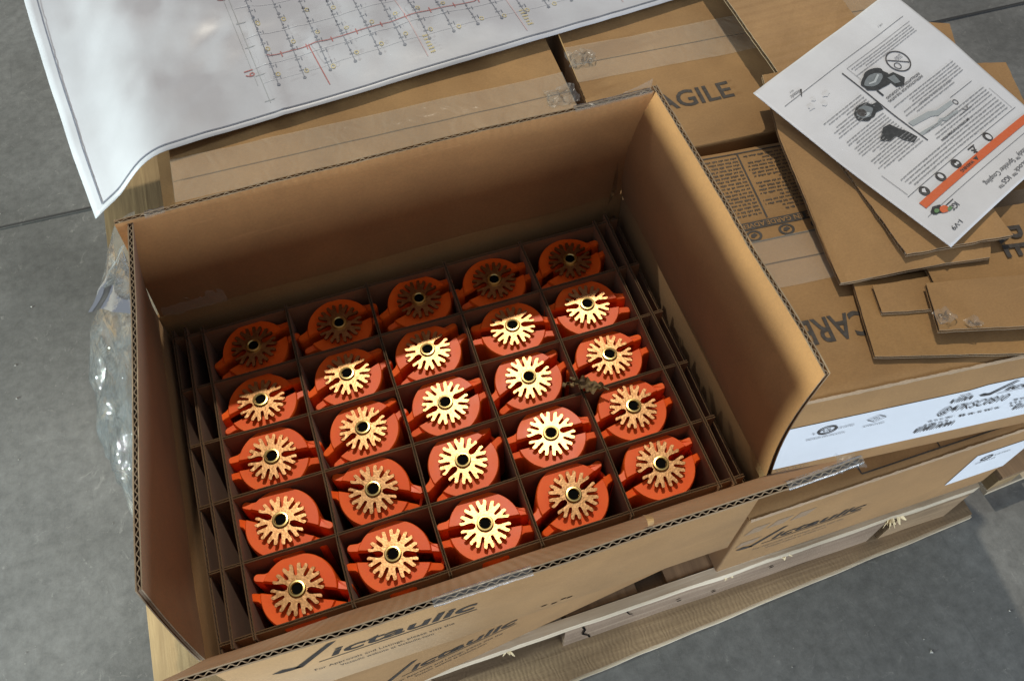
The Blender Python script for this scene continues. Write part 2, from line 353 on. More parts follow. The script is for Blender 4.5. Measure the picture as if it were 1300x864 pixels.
def topface(o, t, rot=0.0, off=0.006):
    c, n = math.cos(rot), math.sin(rot)
    def mp(x, y):
        X, Y = o[0]+x*c-y*n, o[1]+x*n+y*c; return (X, Y, surf(t, X, Y)+off)
    return mp
def logo(p, x, y, wd, ht, under=True):
    """the maker's word mark: tick-shaped V, wide lettering, long underline"""
    X = lambda q: x+q*wd; Y = lambda q: y+q*ht
    p.poly([(X(0.0), Y(0.10)), (X(0.055), Y(0.20)), (X(0.095), Y(0.10)), (X(0.125), Y(0.06)), (X(0.135), Y(-0.10)), (X(0.08), Y(-0.08)), (X(0.03), Y(-0.02))])
    p.poly([(X(0.10), Y(0.0)), (X(0.135), Y(-0.10)), (X(0.345), Y(1.0)), (X(0.305), Y(1.0))])
    p.text('ictaulic', X(0.275), Y(0.0), 0.50*ht, wid=0.72*wd, bold=0.022, shear=0.25)
    p.rect(X(0.21), Y(-0.16), X(0.985), Y(-0.115), 4)

# ================================================================= SETTING
o = meshobj('floor', [(-260, -200, 0), (300, -200, 0), (300, 400, 0), (-260, 400, 0)], [(0, 1, 2, 3)], CONC); o['kind'] = 'structure'
flo = o
g = G()
def jx(x): return 10.27 - (x+7.76)*0.037
n = 60
for i in range(n): 
    a, c = -60+2.4*i, -60+2.4*(i+1)
    wa, wc = 0.030+0.012*nz(a*1.7), 0.030+0.012*nz(c*1.7)
    g.add([(a, jx(a)-wa, 0.05), (c, jx(c)-wc, 0.05), (c, jx(c)+wc, 0.05), (a, jx(a)+wa, 0.05)], [(0, 1, 2, 3)])
g.build('floor_joint', JOINT, flo)
rd = random.Random(12); g = G()          # grit and chips lying about
for k in range(500):
    x, y = rd.uniform(-14, 22), rd.uniform(-9, 20); r_ = 0.010+0.030*rd.random()**4; a = rd.random()*6.28
    pts = [(x+r_*rd.uniform(0.6, 1.3)*math.cos(a+q*2.09), y+r_*rd.uniform(0.6, 1.3)*math.sin(a+q*2.09), 0.004) for q in range(3)]
    g.add(pts+[(x, y, r_*0.8)], [(0, 1, 3), (1, 2, 3), (2, 0, 3)])
ob = g.build('floor_grit', plain('grit', (0.30, 0.29, 0.27), 0.9), flo); ob['kind'] = 'stuff'
# ================================================================= PALLET
DECK = -4.6
pal = thing('wooden_pallet', 'weathered wooden pallet under the stack of cartons', 'pallet', (-5.05, -1.87, -6.1))
L = 13.1; D = 12.6; H = 1.5       # local: z 0..1.5
rnd = random.Random(3)
x = 0.0; i = 0
edges = [0.0, 1.25, 1.7, 2.9, 3.35, 4.45, 4.85, 5.75, 6.05, 7.22, 7.70, 8.85, 9.2, 10.3, 10.7, 11.75, 12.0, 13.1]
for k in range(0, len(edges)-1, 2):
    g = G(); a, c = edges[k], edges[k+1]; z1 = H-0.012-0.02*rnd.random()
    g.box((a, 0.165, z1-0.16), (c, D, z1)); ob = g.build('deck_board', WOOD_YEL if k == 0 else WOOD_DECK, pal); bevel_obj(ob, 0.018)
def plank(name, x0, x1, y0, y1, z0, z1, mat, seed, amp=0.02, n=40, skew=0.0):
    g = G(); v = []; f = []; ya, yb = y0, y1
    for i in range(n+1):
        q = x0+(x1-x0)*i/n; y0 = ya-skew*(13.1-q); y1 = yb-skew*(13.1-q); a = amp*nz(q*1.1, seed); c = amp*0.7*nz(q*2.3, seed+5); e = amp*0.5*nz(q*5, seed+9)
        v += [(q, y0+a, z0+c), (q, y1, z0+c), (q, y1, z1), (q, y0+a*0.6+e*0.4, z1+e*0.35)]
    for i in range(n):
        k = 4*i
        for s0, s1 in ((0, 1), (1, 2), (2, 3), (3, 0)): f.append((k+s0, k+s1, k+4+s1, k+4+s0))
    f += [(0, 3, 2, 1), (4*n, 4*n+1, 4*n+2, 4*n+3)]
    g.add(v, f); return g.build(name, mat, pal)
plank('front_rail', 0.0, L, 0.0, 0.15, H-0.25, H, WOOD_PALE, 1.0, 0.035, 90)
plank('rear_rail', 0.0, L, D-0.15, D+0.1, H-0.26, H-0.02, WOOD_PALE, 2.0)
for y0 in (D/2-0.25, D-0.6): plank('stringer', 0.02, L-0.02, y0, y0+0.5, 0.14, H-0.27, WOOD_BLOCK, y0)
plank('stringer', 0.02, 3.85, 0.03, 0.5, 0.15, H-0.255, WOOD_BLOCK, 3.1)
plank('stringer', 6.0, 11.55, 0.02, 0.5, 0.15, H-0.255, WOOD_SAWN, 4.1, 0.02, 60)
plank('end_block', 11.75, 13.05, 0.0, 0.55, 0.15, H-0.255, WOOD_BLOCK, 5.1)
plank('bottom_board', 3.0, L+0.45, -0.15, 0.85, 0.0, 0.145, WOOD_BLOCK, 6.1, 0.03, 70, 0.05)
plank('bottom_edge', 3.0, L+0.44, -0.19, -0.145, 0.0, 0.10, WOOD_PALE, 6.1, 0.03, 70, 0.05)
plank('bottom_board', 0.0, L, D/2-0.5, D/2+0.5, 0.0, 0.14, WOOD_BLOCK, 7.1)
plank('bottom_board', 0.0, L, D-0.9, D, 0.0, 0.14, WOOD_BLOCK, 8.1)
# cracks, knots and torn splinters along the rail
def splinters(x, z, n, ln, seed):
    r_ = random.Random(seed)
    for k in range(n):
        a = x + r_.uniform(-0.2, 0.2)*ln/0.4; d = Vector((r_.uniform(-0.8, 0.5), -r_.uniform(0.25, 0.6), -r_.uniform(0.1, 0.6))).normalized()*ln*r_.uniform(0.35, 1.0)
        p0 = Vector((a, 0.03, z+r_.uniform(-0.02, 0.05))); wv = r_.uniform(0.016, 0.045); side = Vector((-d.z, 0, d.x)).normalized()*wv; up = Vector((0, -0.012, 0.012))
        p1 = p0+d*0.5+Vector((0, 0, r_.uniform(-.02, .03))); v = []
        for p, q in ((p0, 1.0), (p1, 0.75), (p0+d, 0.3)): v += [tuple(p+side*q), tuple(p+up*q), tuple(p-side*q), tuple(p-up*q)]
        f = []
        for i in (0, 4):
            for m in range(4): f.append((i+m, i+(m+1) % 4, i+4+(m+1) % 4, i+4+m))
        f.append((8, 9, 10, 11)); meshobj('splinter', v, f, SPLINTER, pal)
splinters(11.62, H-0.22, 12, 0.20, 1); splinters(9.65, H-0.24, 4, 0.12, 2); splinters(8.72, H-0.24, 4, 0.12, 3); splinters(5.0, H-0.25, 5, 0.16, 4)
def crack(pts, y, w0, name='crack', mat=HOLE):
    g = G()
    for (x0, z0), (x1, z1) in zip(pts, pts[1:]):
        g.add([(x0-w0, y, z0), (x1-w0*0.6, y, z1), (x1+w0*0.6, y, z1), (x0+w0, y, z0)], [(0, 1, 2, 3)])
    g.build(name, mat, pal)
crack([(6.28, 1.2), (6.33, 0.95), (6.30, 0.7), (6.42, 0.42), (6.45, 0.25)], -0.004, 0.022)
crack([(7.0, 1.22), (7.06, 1.0), (7.15, 0.82)], -0.004, 0.014)
for kx, kz in ((7.95, 0.72), (9.55, 0.86), (8.6, 0.5)):
    g = G(); g.add([(kx+0.045*math.cos(a*0.7), -0.006, kz+0.04*math.sin(a*0.7)) for a in range(9)], [tuple(range(9))]); g.build('knot', HOLE, pal)
# ---- neighbouring pallet, only its corner in view
p2 = thing('wooden_pallet', 'yellow-edged corner of a second pallet at the right picture edge', 'pallet', (8.98, -1.72, -6.1), 3)
for k in range(6):
    g = G(); g.box((0.0+k*0.9, 0.0, 0.62), (0.75+k*0.9, 7.5, 0.76)); bevel_obj(g.build('deck_board', WOOD_DECK, p2), 0.02)
g = G(); g.box((0.02, 0.02, 0.14), (0.55, 0.6, 0.61)); g.build('corner_block', WOOD_YEL, p2)
for y0 in (3.4, 6.8):
    for x0 in (0.05, 2.4, 4.6):
        g = G(); g.box((x0, y0, 0.14), (x0+0.55, y0+0.6, 0.61)); g.build('corner_block', WOOD_BLOCK, p2)
for y0 in (-0.02, 3.35, 6.8):
    g = G(); g.box((0.0, y0, 0.0), (5.2, y0+0.65, 0.135)); g.build('bottom_board', WOOD_PALE, p2)

# ================================================================= CLOSED CARTONS
TOPS = {}
def carton(label, o, yaw, wd, dp, z0, z1, seam=True, group='closed cartons stacked on the pallet', mat=KRAFT):
    t = thing('carton', label, 'carton', (o[0], o[1], z0), yaw, group); h = z1-z0
    g = G(); g.box((0, 0, 0), (wd, dp, h-0.052)); bevel_obj(g.build('box_wall', mat, t), 0.035, 3)
    mid = dp/2
    for k, (y0, y1) in enumerate(((0.004, mid-0.012), (mid+0.012, dp-0.004))):
        g = G(); nx, ny = 60, 26
        top = lambda x, y, k=k: h + 0.03*math.sin(math.pi*min(1, max(0, (y if k == 0 else dp-y)/mid)))*nz(x*0.6+o[0], y*0.4+k*7) + 0.008*nz(x*2.1, y*2.4+o[1])
        TOPS.setdefault(t.name, []).append((y0, y1, top))
        v = []
        for j in range(ny+1):
            for i in range(nx+1):
                x = 0.004+(wd-0.008)*i/nx; y = y0+(y1-y0)*j/ny; e = min(j if k == 0 else ny-j, 1)
                v.append((x, y, top(x, y) - (0.02 if e == 0 else 0)))
        f = []
        for j in range(ny):
            for i in range(nx): q = j*(nx+1)+i; f.append((q, q+1, q+nx+2, q+nx+1))
        nb = len(v); v += [(a, b_, h-0.0515) for a, b_, c_ in v]
        for i in range(nx):
            f.append((i, nb+i, nb+i+1, i+1)); q = ny*(nx+1)+i; f.append((q, q+1, nb+q+1, nb+q))
        for j in range(ny):
            q = j*(nx+1); f.append((q, q+nx+1, nb+q+nx+1, nb+q)); q += nx; f.append((q, nb+q, nb+q+nx+1, q+nx+1))
        g.add(v, f); g.build('top_flap', mat, t, smooth=True, angle=40)
    return t, h
def surf(t, x, y):
    a, c = TOPS[t.name]; q = a if y < (a[1]+c[0])/2 else c; return q[2](x, y)
def tape(t, pts_fn, name='packing_tape', mat=TAPE, nu=40, nv=5):
    v = []; f = []
    for j in range(nv+1):
        for i in range(nu+1): v.append(pts_fn(i/nu, j/nv))
    for j in range(nv):
        for i in range(nu): q = j*(nu+1)+i; f.append((q, q+1, q+nu+2, q+nu+1))
    return meshobj(name, v, f, mat, t, smooth=True)
def seam_tape(t, wd, dp, h, half=0.38, x0=0.0, x1=None):
    x1 = wd if x1 is None else x1
    def fn(u, v):
        x = x0+(x1-x0)*u; y = dp/2+(v-0.5)*2*half + 0.012*nz(x*1.5, 4)
        return (x, y, surf(t, x, y)+0.012+0.008*abs(nz(x*7, v*5, 2.0)))
    return tape(t, fn)
Z1, ZM = 0.2, -2.2
# lower layer
ll, h_ll = carton('brown printed carton set askew directly underneath the open carton', (3.40-6.0*math.cos(math.radians(6)), -1.43-6.0*math.sin(math.radians(6))), 6, 6.0, 3.9, DECK, ZM-0.03)
lr, h_lr = carton('lower right front carton with a bare wordmark and a corner label', (3.42, -1.80), 0.0, 4.72, 3.8, DECK, ZM)
lb, h_lb = carton('lower carton behind, jutting out at the left under the plan', (-3.35, 2.62), -1.0, 5.9, 4.9, DECK, ZM)
lq, h_lq = carton('lower carton at the back right beneath the carton marked fragile', (2.95, 2.45), -2.0, 5.0, 3.8, DECK, ZM)
# upper layer
ur, h_ur = carton('front right carton with long white shipping label, printed CARE on top', (3.20, -1.30), -5.5, 5.0, 3.68, ZM, Z1)
ub, h_ub = carton('taped carton behind the open one, partly covered by the plan', (-2.57, 2.24), -1.5, 5.45, 3.75, ZM, Z1)
uf, h_uf = carton('taped carton marked FRAGILE behind the loose cardboard pieces', (2.98, 2.56), -4.0, 5.0, 3.75, ZM, Z1+0.02)
seam_tape(ub, 5.45, 3.75, h_ub); seam_tape(uf, 5.0, 3.75, h_uf, 0.36); seam_tape(ur, 5.0, 3.68, h_ur, 0.36)
for t, wd, dp, h in ((lr, 4.72, 3.8, h_lr), (ll, 6.0, 3.9, h_ll)): seam_tape(t, wd, dp, h)
# dark seam line between flaps is the real gap; a tape crumple at its end
def crumple(t, x, y, z, r, seed, name='tape_crumple', mat=TAPE_EDGE):
    n = 12; v = []; f = []
    for j in range(n+1):
        for i in range(n+1):
            a = (i/n-0.5)*2*r; b_ = (j/n-0.5)*1.6*r
            v.append((x+a+0.05*nz(a*9+seed, b_*9), y+b_+0.05*nz(b_*8, a*8+seed), z+0.02+0.10*abs(nz(a*10+seed, b_*10, 1.0))))
    for j in range(n):
        for i in range(n): q = j*(n+1)+i; f.append((q, q+1, q+n+2, q+n+1))
    return meshobj(name, v, f, mat, t)
crumple(ub, 5.30, 1.80, h_ub, 0.22, 1.0); crumple(uf, 0.16, 1.95, h_uf, 0.2, 5.0)
def worn_edge(t, wd, h, y, seed):
    g = G(); n = 160; v = []
    for i in range(n+1):
        x = 0.02+(wd-0.04)*i/n; w_ = 0.002+0.016*max(0, nz(x*9+seed)+0.15)+0.016*max(0, nz(x*31, seed))
        v += [(x, y-0.012-0.3*w_, h-0.045-w_), (x, y-0.010, h-0.022), (x, y+w_*0.8, h-0.006)]
    f = []
    for i in range(n): k = 3*i; f += [(k, k+3, k+4, k+1), (k+1, k+4, k+5, k+2)]
    g.add(v, f); g.build('worn_edge', WORN, t)
WORN = kraft('scuffed_board_edge', (0.44, 0.31, 0.19), var=0.2)
worn_edge(ur, 5.0, h_ur, 0.0, 1.0); worn_edge(lr, 4.72, h_lr, 0.0, 5.0)
# ---- prints
def approvals(p, x, y, wd):
    p.text('For Approvals and Listings, please visit the', x, y, 0.082, wid=wd, bold=0.004)
    p.text('Victaulic website at victaulic.com', x+0.16*wd, y-0.16, 0.082, wid=wd*0.68, bold=0.004)
p = P2(); logo(p, 0, 0, 2.2, 0.50); p.build('printed_logo', vface((0.62, 1.02)), INK_KRAFT, ll)
p = P2(); approvals(p, 0.35, 0.0, 1.6); p.build('printed_lettering', vface((0.62, 0.72)), INK_KRAFT, ll)
p = P2(); logo(p, 0, 0, 2.1, 0.50); p.build('printed_logo', vface((0.10, 0.98)), INK_KRAFT, lr)
p = P2(); approvals(p, 0.35, 0.0, 1.5); p.build('printed_lettering', vface((0.10, 0.68)), INK_FAINT, lr)
p = P2()
for k in range(3): p.poly([(0.05+k*0.35, 1.85), (0.30+k*0.35, 1.85), (0.20+k*0.35, 1.60), (-0.05+k*0.35, 1.60)])
p.poly([(0.0, 1.25), (0.32, 1.25), (0.22, 1.05), (-0.05, 1.05)]); p.build('printed_mark', vface((0.12, 0.1), 0.004), MARKINK, lr)
# outlined panel printed on the lower right carton's top
p = P2()
for a, c in (((1.7, 0.12), (4.6, 0.12)), ((1.7, 0.12), (1.7, 1.0)), ((2.9, 0.12), (2.9, 1.0)), ((4.1, 0.12), (4.1, 1.0))): p.line([a, c], 0.022)
p.build('printed_frame', topface((0, 0), lr, 0, 0.007), INK_KRAFT, lr)
# corner label on the lower right carton (front, wrapping round the corner)
def lab_map(x, y):
    return (x, -0.010, y) if x <= 4.72 else (4.73, x-4.72-0.01, y)
v = [lab_map(x, z) for x in (3.70, 4.2, 4.71) for z in (0.66, 1.80)] ; v += [(4.731, -0.01, 0.66), (4.731, -0.01, 1.80), (4.731, 1.4, 0.66), (4.731, 1.4, 1.80)]
meshobj('shipping_label', v, [(0, 2, 3, 1), (2, 4, 5, 3), (4, 6, 7, 5), (6, 8, 9, 7)], LABEL, lr)
p = P2(); p.ring(3.98, 1.55, 0.07, 0.10); p.text('UL', 3.94, 1.52, 0.07, bold=0.01); p.text('LISTED', 4.12, 1.52, 0.06); p.text('SPRINKLER', 3.86, 1.38, 0.05); p.build('label_print', lambda x, y: (x, -0.016, y), INK, lr)
# long shipping label on the upper right carton front
lx0, lx1 = 0.42, 4.75; lz0, lz1 = 0.42, 1.70
nlab = 20; v = []; f = []
for i in range(nlab+1):
    q = lx0+(lx1-lx0)*i/nlab; v += [(q, -0.010-0.004*abs(nz(q*3)), lz0), (q, -0.012-0.006*abs(nz(q*2.3, 1)), (lz0+lz1)/2), (q, -0.010, lz1+(0.05 if q > 3.0 else 0))]
for i in range(nlab): k = 3*i; f += [(k, k+3, k+4, k+1), (k+1, k+4, k+5, k+2)]
meshobj('shipping_label', v, f, LABEL, ur)
lab = lambda x, y: (x, -0.026, y)
p = P2()
p.ring(1.08, 1.45, 0.085, 0.115, ax=1.1); p.text('UL', 1.025, 1.415, 0.075, bold=0.01); p.text('c', 0.90, 1.40, 0.06, bold=0.01); p.text('US LISTED', 1.22, 1.42, 0.05, wid=0.2); p.text('SPRINKLER IDENTIFICATION', 0.86, 1.24, 0.045, wid=0.50)
p.line([(1.58, 1.48), (1.70, 1.57), (1.82, 1.48), (1.70, 1.39), (1.58, 1.48)], 0.012); p.text('FM', 1.655, 1.455, 0.05); p.text('APPROVED', 1.58, 1.28, 0.04)
p.text('@47KSC0810', 2.62, 1.14, 0.19, wid=0.92, bold=0.002, shear=0.1)
p.words(2.58, 0.84, 2.95, 1.06, 2, random.Random(4), fill=0.38); p.words(3.02, 0.90, 3.6, 1.0, 1, random.Random(5), fill=0.6)
logo(p, 3.02, 1.47, 1.25, 0.25)
rb = random.Random(6)
def barcode(p, x0, x1, y0, y1):
    x = x0
    while x < x1: wd = rb.choice((0.010, 0.018, 0.028)); p.rect(x, y0, x+wd, y1); x += wd+rb.choice((0.010, 0.016, 0.022))
barcode(p, 2.50, 3.05, 0.66, 0.79); barcode(p, 2.66, 2.92, 1.44, 1.54); p.words(2.52, 0.80, 2.75, 0.86, 1, rb, fill=0.7); p.words(2.72, 1.56, 2.9, 1.66, 2, rb, fill=0.6)
barcode(p, 3.85, 4.5, 0.72, 0.84); p.words(3.7, 0.95, 4.3, 1.15, 2, rb, fill=0.5); p.words(3.75, 0.86, 4.0, 0.92, 1, rb, fill=0.7)
p.text('VICTAULIC', 0.46, 0.34, 0.045, wid=0.7)
p.build('label_print', lab, INK, ur)['kind'] = 'stuff'
# upper right carton top: CARE and the multilingual warning panel, read from the far side
p = P2(); p.text('CARE', 0, 0, 0.33, wid=0.84, bold=0.016); p.build('printed_lettering', topface((1.66, 0.98), ur, math.pi, 0.007), INK_KRAFT, ur)
p = P2()
p.line([(0.10, 3.60), (1.9, 3.60)], 0.02); p.line([(1.05, 3.60), (1.06, 2.52)], 0.022); p.line([(0.1, 2.19), (1.9, 2.19)], 0.02)
p.build('printed_frame', topface((0, 0), ur, 0, 0.007), INK_KRAFT, ur)
p = P2(); p.rect(0.1, 2.38, 1.9, 2.50, 6); p.build('printed_bar', topface((0, 0), ur, 0, 0.006), INK_KRAFT, ur)
p = P2(); p.text('ADVERTENCIA', 0, 0, 0.07, bold=0.01); p.text('MISE EN GARDE', -0.72, 0.0, 0.07, bold=0.01)
p.build('bar_lettering', topface((1.00, 2.475), ur, math.pi, 0.011), KRAFT, ur)
rw = random.Random(9); p = P2()
p.words(0.0, 0.0, 0.85, 0.98, 17, rw, ragged=0.4, fill=0.52); p.words(-0.95, 0.0, -0.08, 0.98, 17, rw, ragged=0.4, fill=0.52)
p.build('printed_lettering', topface((1.02, 3.54), ur, math.pi, 0.007), INK_KRAFT, ur)
p = P2()
for cx in (0.80, 1.22, 1.64):
    p.ring(cx, 2.285, 0.058, 0.085, ax=1.2); p.poly([(cx-0.045, 2.27), (cx-0.01, 2.255), (cx+0.05, 2.29), (cx+0.02, 2.325), (cx-0.03, 2.31)])
p.build('printed_symbol', topface((0, 0), ur, 0, 0.007), INK_KRAFT, ur)
p = P2(); p.text('FRAGILE', 0, 0, 0.30, wid=1.50, bold=0.018); p.build('printed_lettering', topface((0.50, 0.68), uf, 0.03, 0.007), INK_KRAFT, uf)

# ================================================================= OPEN CARTON
oc = thing('open_carton', 'open carton with flaps up, full of orange-capped sprinklers', 'carton', (0, 0, ZM))
ZB = -ZM          # local z of layout height 0
HX, YF, YB, HZ = 3.0, -2.03, 2.14, 0.15
T = 0.056
def wallp(name, a, b_): 
    g = G(); g.box(a, b_); return bevel_obj(g.build(name, [KRAFT], oc), 0.012, 1)
wallp('carton_wall', (-HX, YF, 0), (HX, YF+T, ZB+HZ)); wallp('carton_wall', (-HX, YB-T, 0), (HX, YB, ZB+HZ))
wallp('carton_wall', (-HX+0.002, YF+T+0.002, 0), (-HX+T, YB-T-0.002, ZB+HZ)); wallp('carton_wall', (HX-T, YF+T+0.002, 0), (HX-0.002, YB-T-0.002, ZB+HZ))
wallp('carton_bottom', (-HX+T+0.01, YF+T+0.01, 0.01), (HX-T-0.01, YB-T-0.01, 0.07))
zb = ZB+HZ+0.004
def soft(x): return x*x*(3-2*x)
FH = 2.0
def w_left(a, b_, c):
    q = b_/FH; fr = a/4.08; y0 = YB-0.04-4.08*fr; y1 = 1.90-3.76*fr; y = y0+(y1-y0)*min(1, q)
    x = -HX+T/2 + (0.44-0.30*fr)*q**1.4 + 0.025*nz(a*0.8, b_*0.7, 1.0) + c
    return (x, y, zb+b_*0.965)
def w_right(a, b_, c):
    q = b_/FH; fr = a/4.08; y0 = YF+0.04+4.08*fr; y1 = -1.86+3.78*fr; y = y0+(y1-y0)*min(1, q)
    x = HX-T/2 - 0.10*math.sin(math.pi*min(q, 1)) + (0.12-0.02*fr)*q + 0.02*nz(a*0.9, b_*0.6, 4.0) + c
    return (x, y, zb+b_*(0.98-0.02*fr))
def w_back(a, b_, c):
    q = b_/FH; fr = a/5.82; x0 = -HX+0.08+5.84*fr; x1 = -2.68+5.70*fr; x = x0+(x1-x0)*min(1, q)
    return (x, YB-T/2 - 0.27*q**1.3 + 0.04*math.sin(math.pi*fr)*q + 0.02*nz(a*0.7, b_*0.7, 6.0) + c, zb + b_*(0.985-0.02*fr))
lean = math.radians(18.5)
def w_front(a, b_, c):
    x = -2.92+a*5.98/5.9; q = b_/2.0; ln = lean + 0.04*nz(a*0.5, 8.0)
    bow = 0.03*math.sin(math.pi*a/5.9)*q
    return (x, YF+T/2 - b_*math.sin(ln) - bow - c*math.cos(ln) + 0.015*nz(a*1.1, b_, 9.0), zb + b_*math.cos(ln) - c*math.sin(ln) + 0.012*nz(a*1.7, 3.0)*q)
flm = [KRAFT_IN, FLUTE]
g = corr(4.08, FH, T, 0.084, w_left, 30, 12, seed=1.0); fl_l = g.build('left_flap', flm, oc, smooth=True, angle=40)
g = corr(4.08, FH, T, 0.084, w_right, 30, 12, seed=2.0); fl_r = g.build('right_flap', flm, oc, smooth=True, angle=40)
g = corr(5.82, FH, T, 0.084, w_back, 40, 12, seed=3.0); fl_b = g.build('back_flap', flm, oc, smooth=True, angle=40)
g = corr(5.90, 1.92, T, 0.084, w_front, 40, 12, seed=4.0); fl_f = g.build('front_flap', flm, oc, smooth=True, angle=40)
for o_, l_ in ((fl_l, 'left flap standing up, leaning slightly inward'), (fl_r, 'right flap standing upright'), (fl_b, 'back flap standing upright with tape along its edge'), (fl_f, 'front flap folded outward')): o_['label'] = l_
# clear tape: along the back flap's edge, the front flap's edge, and in the corners
def edge_tape(warp, w0, w1, top, parent, seed, both=0.16, name='packing_tape'):
    def fn(u, v):
        a = w0+(w1-w0)*u; k = (v-0.5)*2       # -1 inside .. 1 outside, folded over the edge
        c = (T/2+0.008+0.010*abs(nz(a*9+seed, v*4)))*(1 if k > 0 else -1)
        if abs(k) < 0.25: c = c*abs(k)/0.25
        b_ = top + 0.012 - max(0, abs(k)-0.25)/0.75*both*(1+0.5*nz(a*2, seed)) + 0.012*nz(a*13, seed+k)
        return warp(a, b_, c)
    return tape(parent, fn, name, TAPE_EDGE, max(12, int((w1-w0)*26)), 9)
for a0, a1 in ((0.3, 0.5), (4.9, 5.8)): edge_tape(w_back, a0, a1, FH, fl_b, 1.0+a0, 0.03)
edge_tape(w_front, 2.2, 3.0, 1.92, fl_f, 2.0, 0.03)
edge_tape(w_front, 5.2, 5.89, 1.92, fl_f, 3.0, 0.12)
crumple(oc, 2.92, -2.61, ZB+1.93, 0.10, 8.0)
def corner_tape(u, v):   # crumpled tape in the back left corner
    a = 0.02+0.75*u; z = ZB+HZ+0.55-0.55*v
    return (-HX+T+0.06+a, YB-T-0.012-0.03*abs(nz(a*14, z*9)), z+0.04*nz(a*8, 1.0))
tape(oc, corner_tape, 'packing_tape', TAPE, 26, 14)
def corner_tape2(u, v):
    a = 0.28*u*(1-v*0.8); z = ZB+HZ+0.1+0.75*v
    return (HX-T-0.10-a*0.6, YB-T-0.03-a*0.55, z)
tape(oc, corner_tape2, 'packing_tape', TAPE_EDGE, 10, 14)
def peak_tape(u, v):     # torn tape standing up at the back right corner
    a = 5.30+0.52*u; return w_back(a, FH-0.03+0.16*v*u*u, 0.045+0.02*v)
tape(fl_b, peak_tape, 'packing_tape', TAPE_EDGE, 12, 4)
p = P2(); logo(p, 0, 0, 2.32, 0.55); p.build('printed_logo', lambda x, y: (-2.60+x, YF-0.006, ZB-1.02+y), INK_KRAFT, oc)
p = P2(); approvals(p, 0.38, 0.0, 1.62); p.build('printed_lettering', lambda x, y: (-2.60+x, YF-0.006, ZB-1.42+y), INK_KRAFT, oc)
g = G()   # torn spots along the lower edge
for k, (x, z) in enumerate(((0.45, 0.20), (0.58, 0.16), (0.70, 0.22), (0.78, 0.20))):
    g.add([(x, YF-0.006, z), (x+0.07, YF-0.006, z+0.01), (x+0.09, YF-0.006, z+0.04), (x+0.02, YF-0.006, z+0.035)], [(0, 1, 2, 3)])
g.build('torn_spot', HOLE, oc)
g = G(); q = []     # peeled curl of liner on the front flap edge
for i in range(10):
    a = i/9*math.pi*1.1; q += [w_front(3.98, 1.91+0.07*math.sin(a), -0.035-0.05*(1-math.cos(a))), w_front(4.02+0.02*i/9, 1.90+0.10*math.sin(a), -0.035-0.04*(1-math.cos(a)))]
g.add(q, [(2*i, 2*i+1, 2*i+3, 2*i+2) for i in range(9)]); g.build('peeled_curl', KRAFT, fl_f)

# ---- partition
pt = thing('carton_divider', 'brown cardboard grid of cells inside the open carton', 'divider', (0, 0, ZM+0.08))
PB = 0.0; PT = -ZM-0.08
R_ = 0.7365
def panel(name, p0, p1, z1, seed):
    p0 = Vector(p0); p1 = Vector(p1); d = (p1-p0); ln = d.length; d.normalize(); nn = Vector((-d.y, d.x))
    def wp(a, b_, c):
        k = 0.018*nz(a*0.9+seed, b_*0.6, seed*3); q = p0+d*a+nn*(c+k); return (q.x, q.y, b_)
    g = corr(ln, z1, 0.034, 0.062, wp, 16, 5, lt=0.009, seg=4, jit=0.010, seed=seed*5, meddepth=0.12)
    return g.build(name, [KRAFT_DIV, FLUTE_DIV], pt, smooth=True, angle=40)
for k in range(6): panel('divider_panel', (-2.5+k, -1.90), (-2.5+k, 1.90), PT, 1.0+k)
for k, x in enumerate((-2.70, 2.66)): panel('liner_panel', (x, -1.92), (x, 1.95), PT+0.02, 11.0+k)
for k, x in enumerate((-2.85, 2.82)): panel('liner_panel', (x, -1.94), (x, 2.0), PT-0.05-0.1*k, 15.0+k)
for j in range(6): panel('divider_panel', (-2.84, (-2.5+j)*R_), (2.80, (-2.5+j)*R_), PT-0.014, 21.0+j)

# ================================================================= SPRINKLERS
def offset_outline(pts, d):
    n = len(pts); out = []
    for i in range(n):
        a, b_, c = Vector(pts[i-1]), Vector(pts[i]), Vector(pts[(i+1) % n])
        e1 = (b_-a).normalized(); e2 = (c-b_).normalized(); n1 = Vector((-e1.y, e1.x)); n2 = Vector((-e2.y, e2.x))
        m = n1+n2; L2 = m.length_squared
        m = m*(2/max(L2, 1.0))*0.5*2/2 if L2 > 1e-6 else n1
        out.append((b_.x+m.x*d, b_.y+m.y*d))
    return out
def extrude_outline(pts, rings, zf=None):
    """pts ccw; rings = [(inset, z)] from bottom to top"""
    n = len(pts); v = []; f = []
    for ins, z in rings:
        q = pts if abs(ins) < 1e-9 else offset_outline(pts, ins)
        v += [(x, y, z + (zf(x, y, z) if zf else 0)) for x, y in q]
    for k in range(len(rings)-1):
        for i in range(n): j = (i+1) % n; f.append((k*n+i, k*n+j, (k+1)*n+j, (k+1)*n+i))
    f.append(tuple(reversed(range(n)))); f.append(tuple((len(rings)-1)*n+i for i in range(n)))
    return v, f
def lathe(prof, n=28):
    v = []; f = []
    for r_, z in prof:
        for i in range(n): a = 2*math.pi*i/n; v.append((r_*math.cos(a), r_*math.sin(a), z))
    for k in range(len(prof)-1):
        for i in range(n): j = (i+1) % n; f.append((k*n+i, k*n+j, (k+1)*n+j, (k+1)*n+i))
    f.append(tuple(reversed(range(n)))); f.append(tuple((len(prof)-1)*n+i for i in range(n)))
    return v, f
HT = 2.09           # local height of the deflector above the carton floor
CT = HT-0.075       # cap top
gs = 0.052; RC = 0.397; fy = gs+0.105
def half_outline():
    a0 = math.asin(gs/RC); return [(RC*math.cos(a0+(math.pi-2*a0)*i/30), RC*math.sin(a0+(math.pi-2*a0)*i/30)) for i in range(31)]
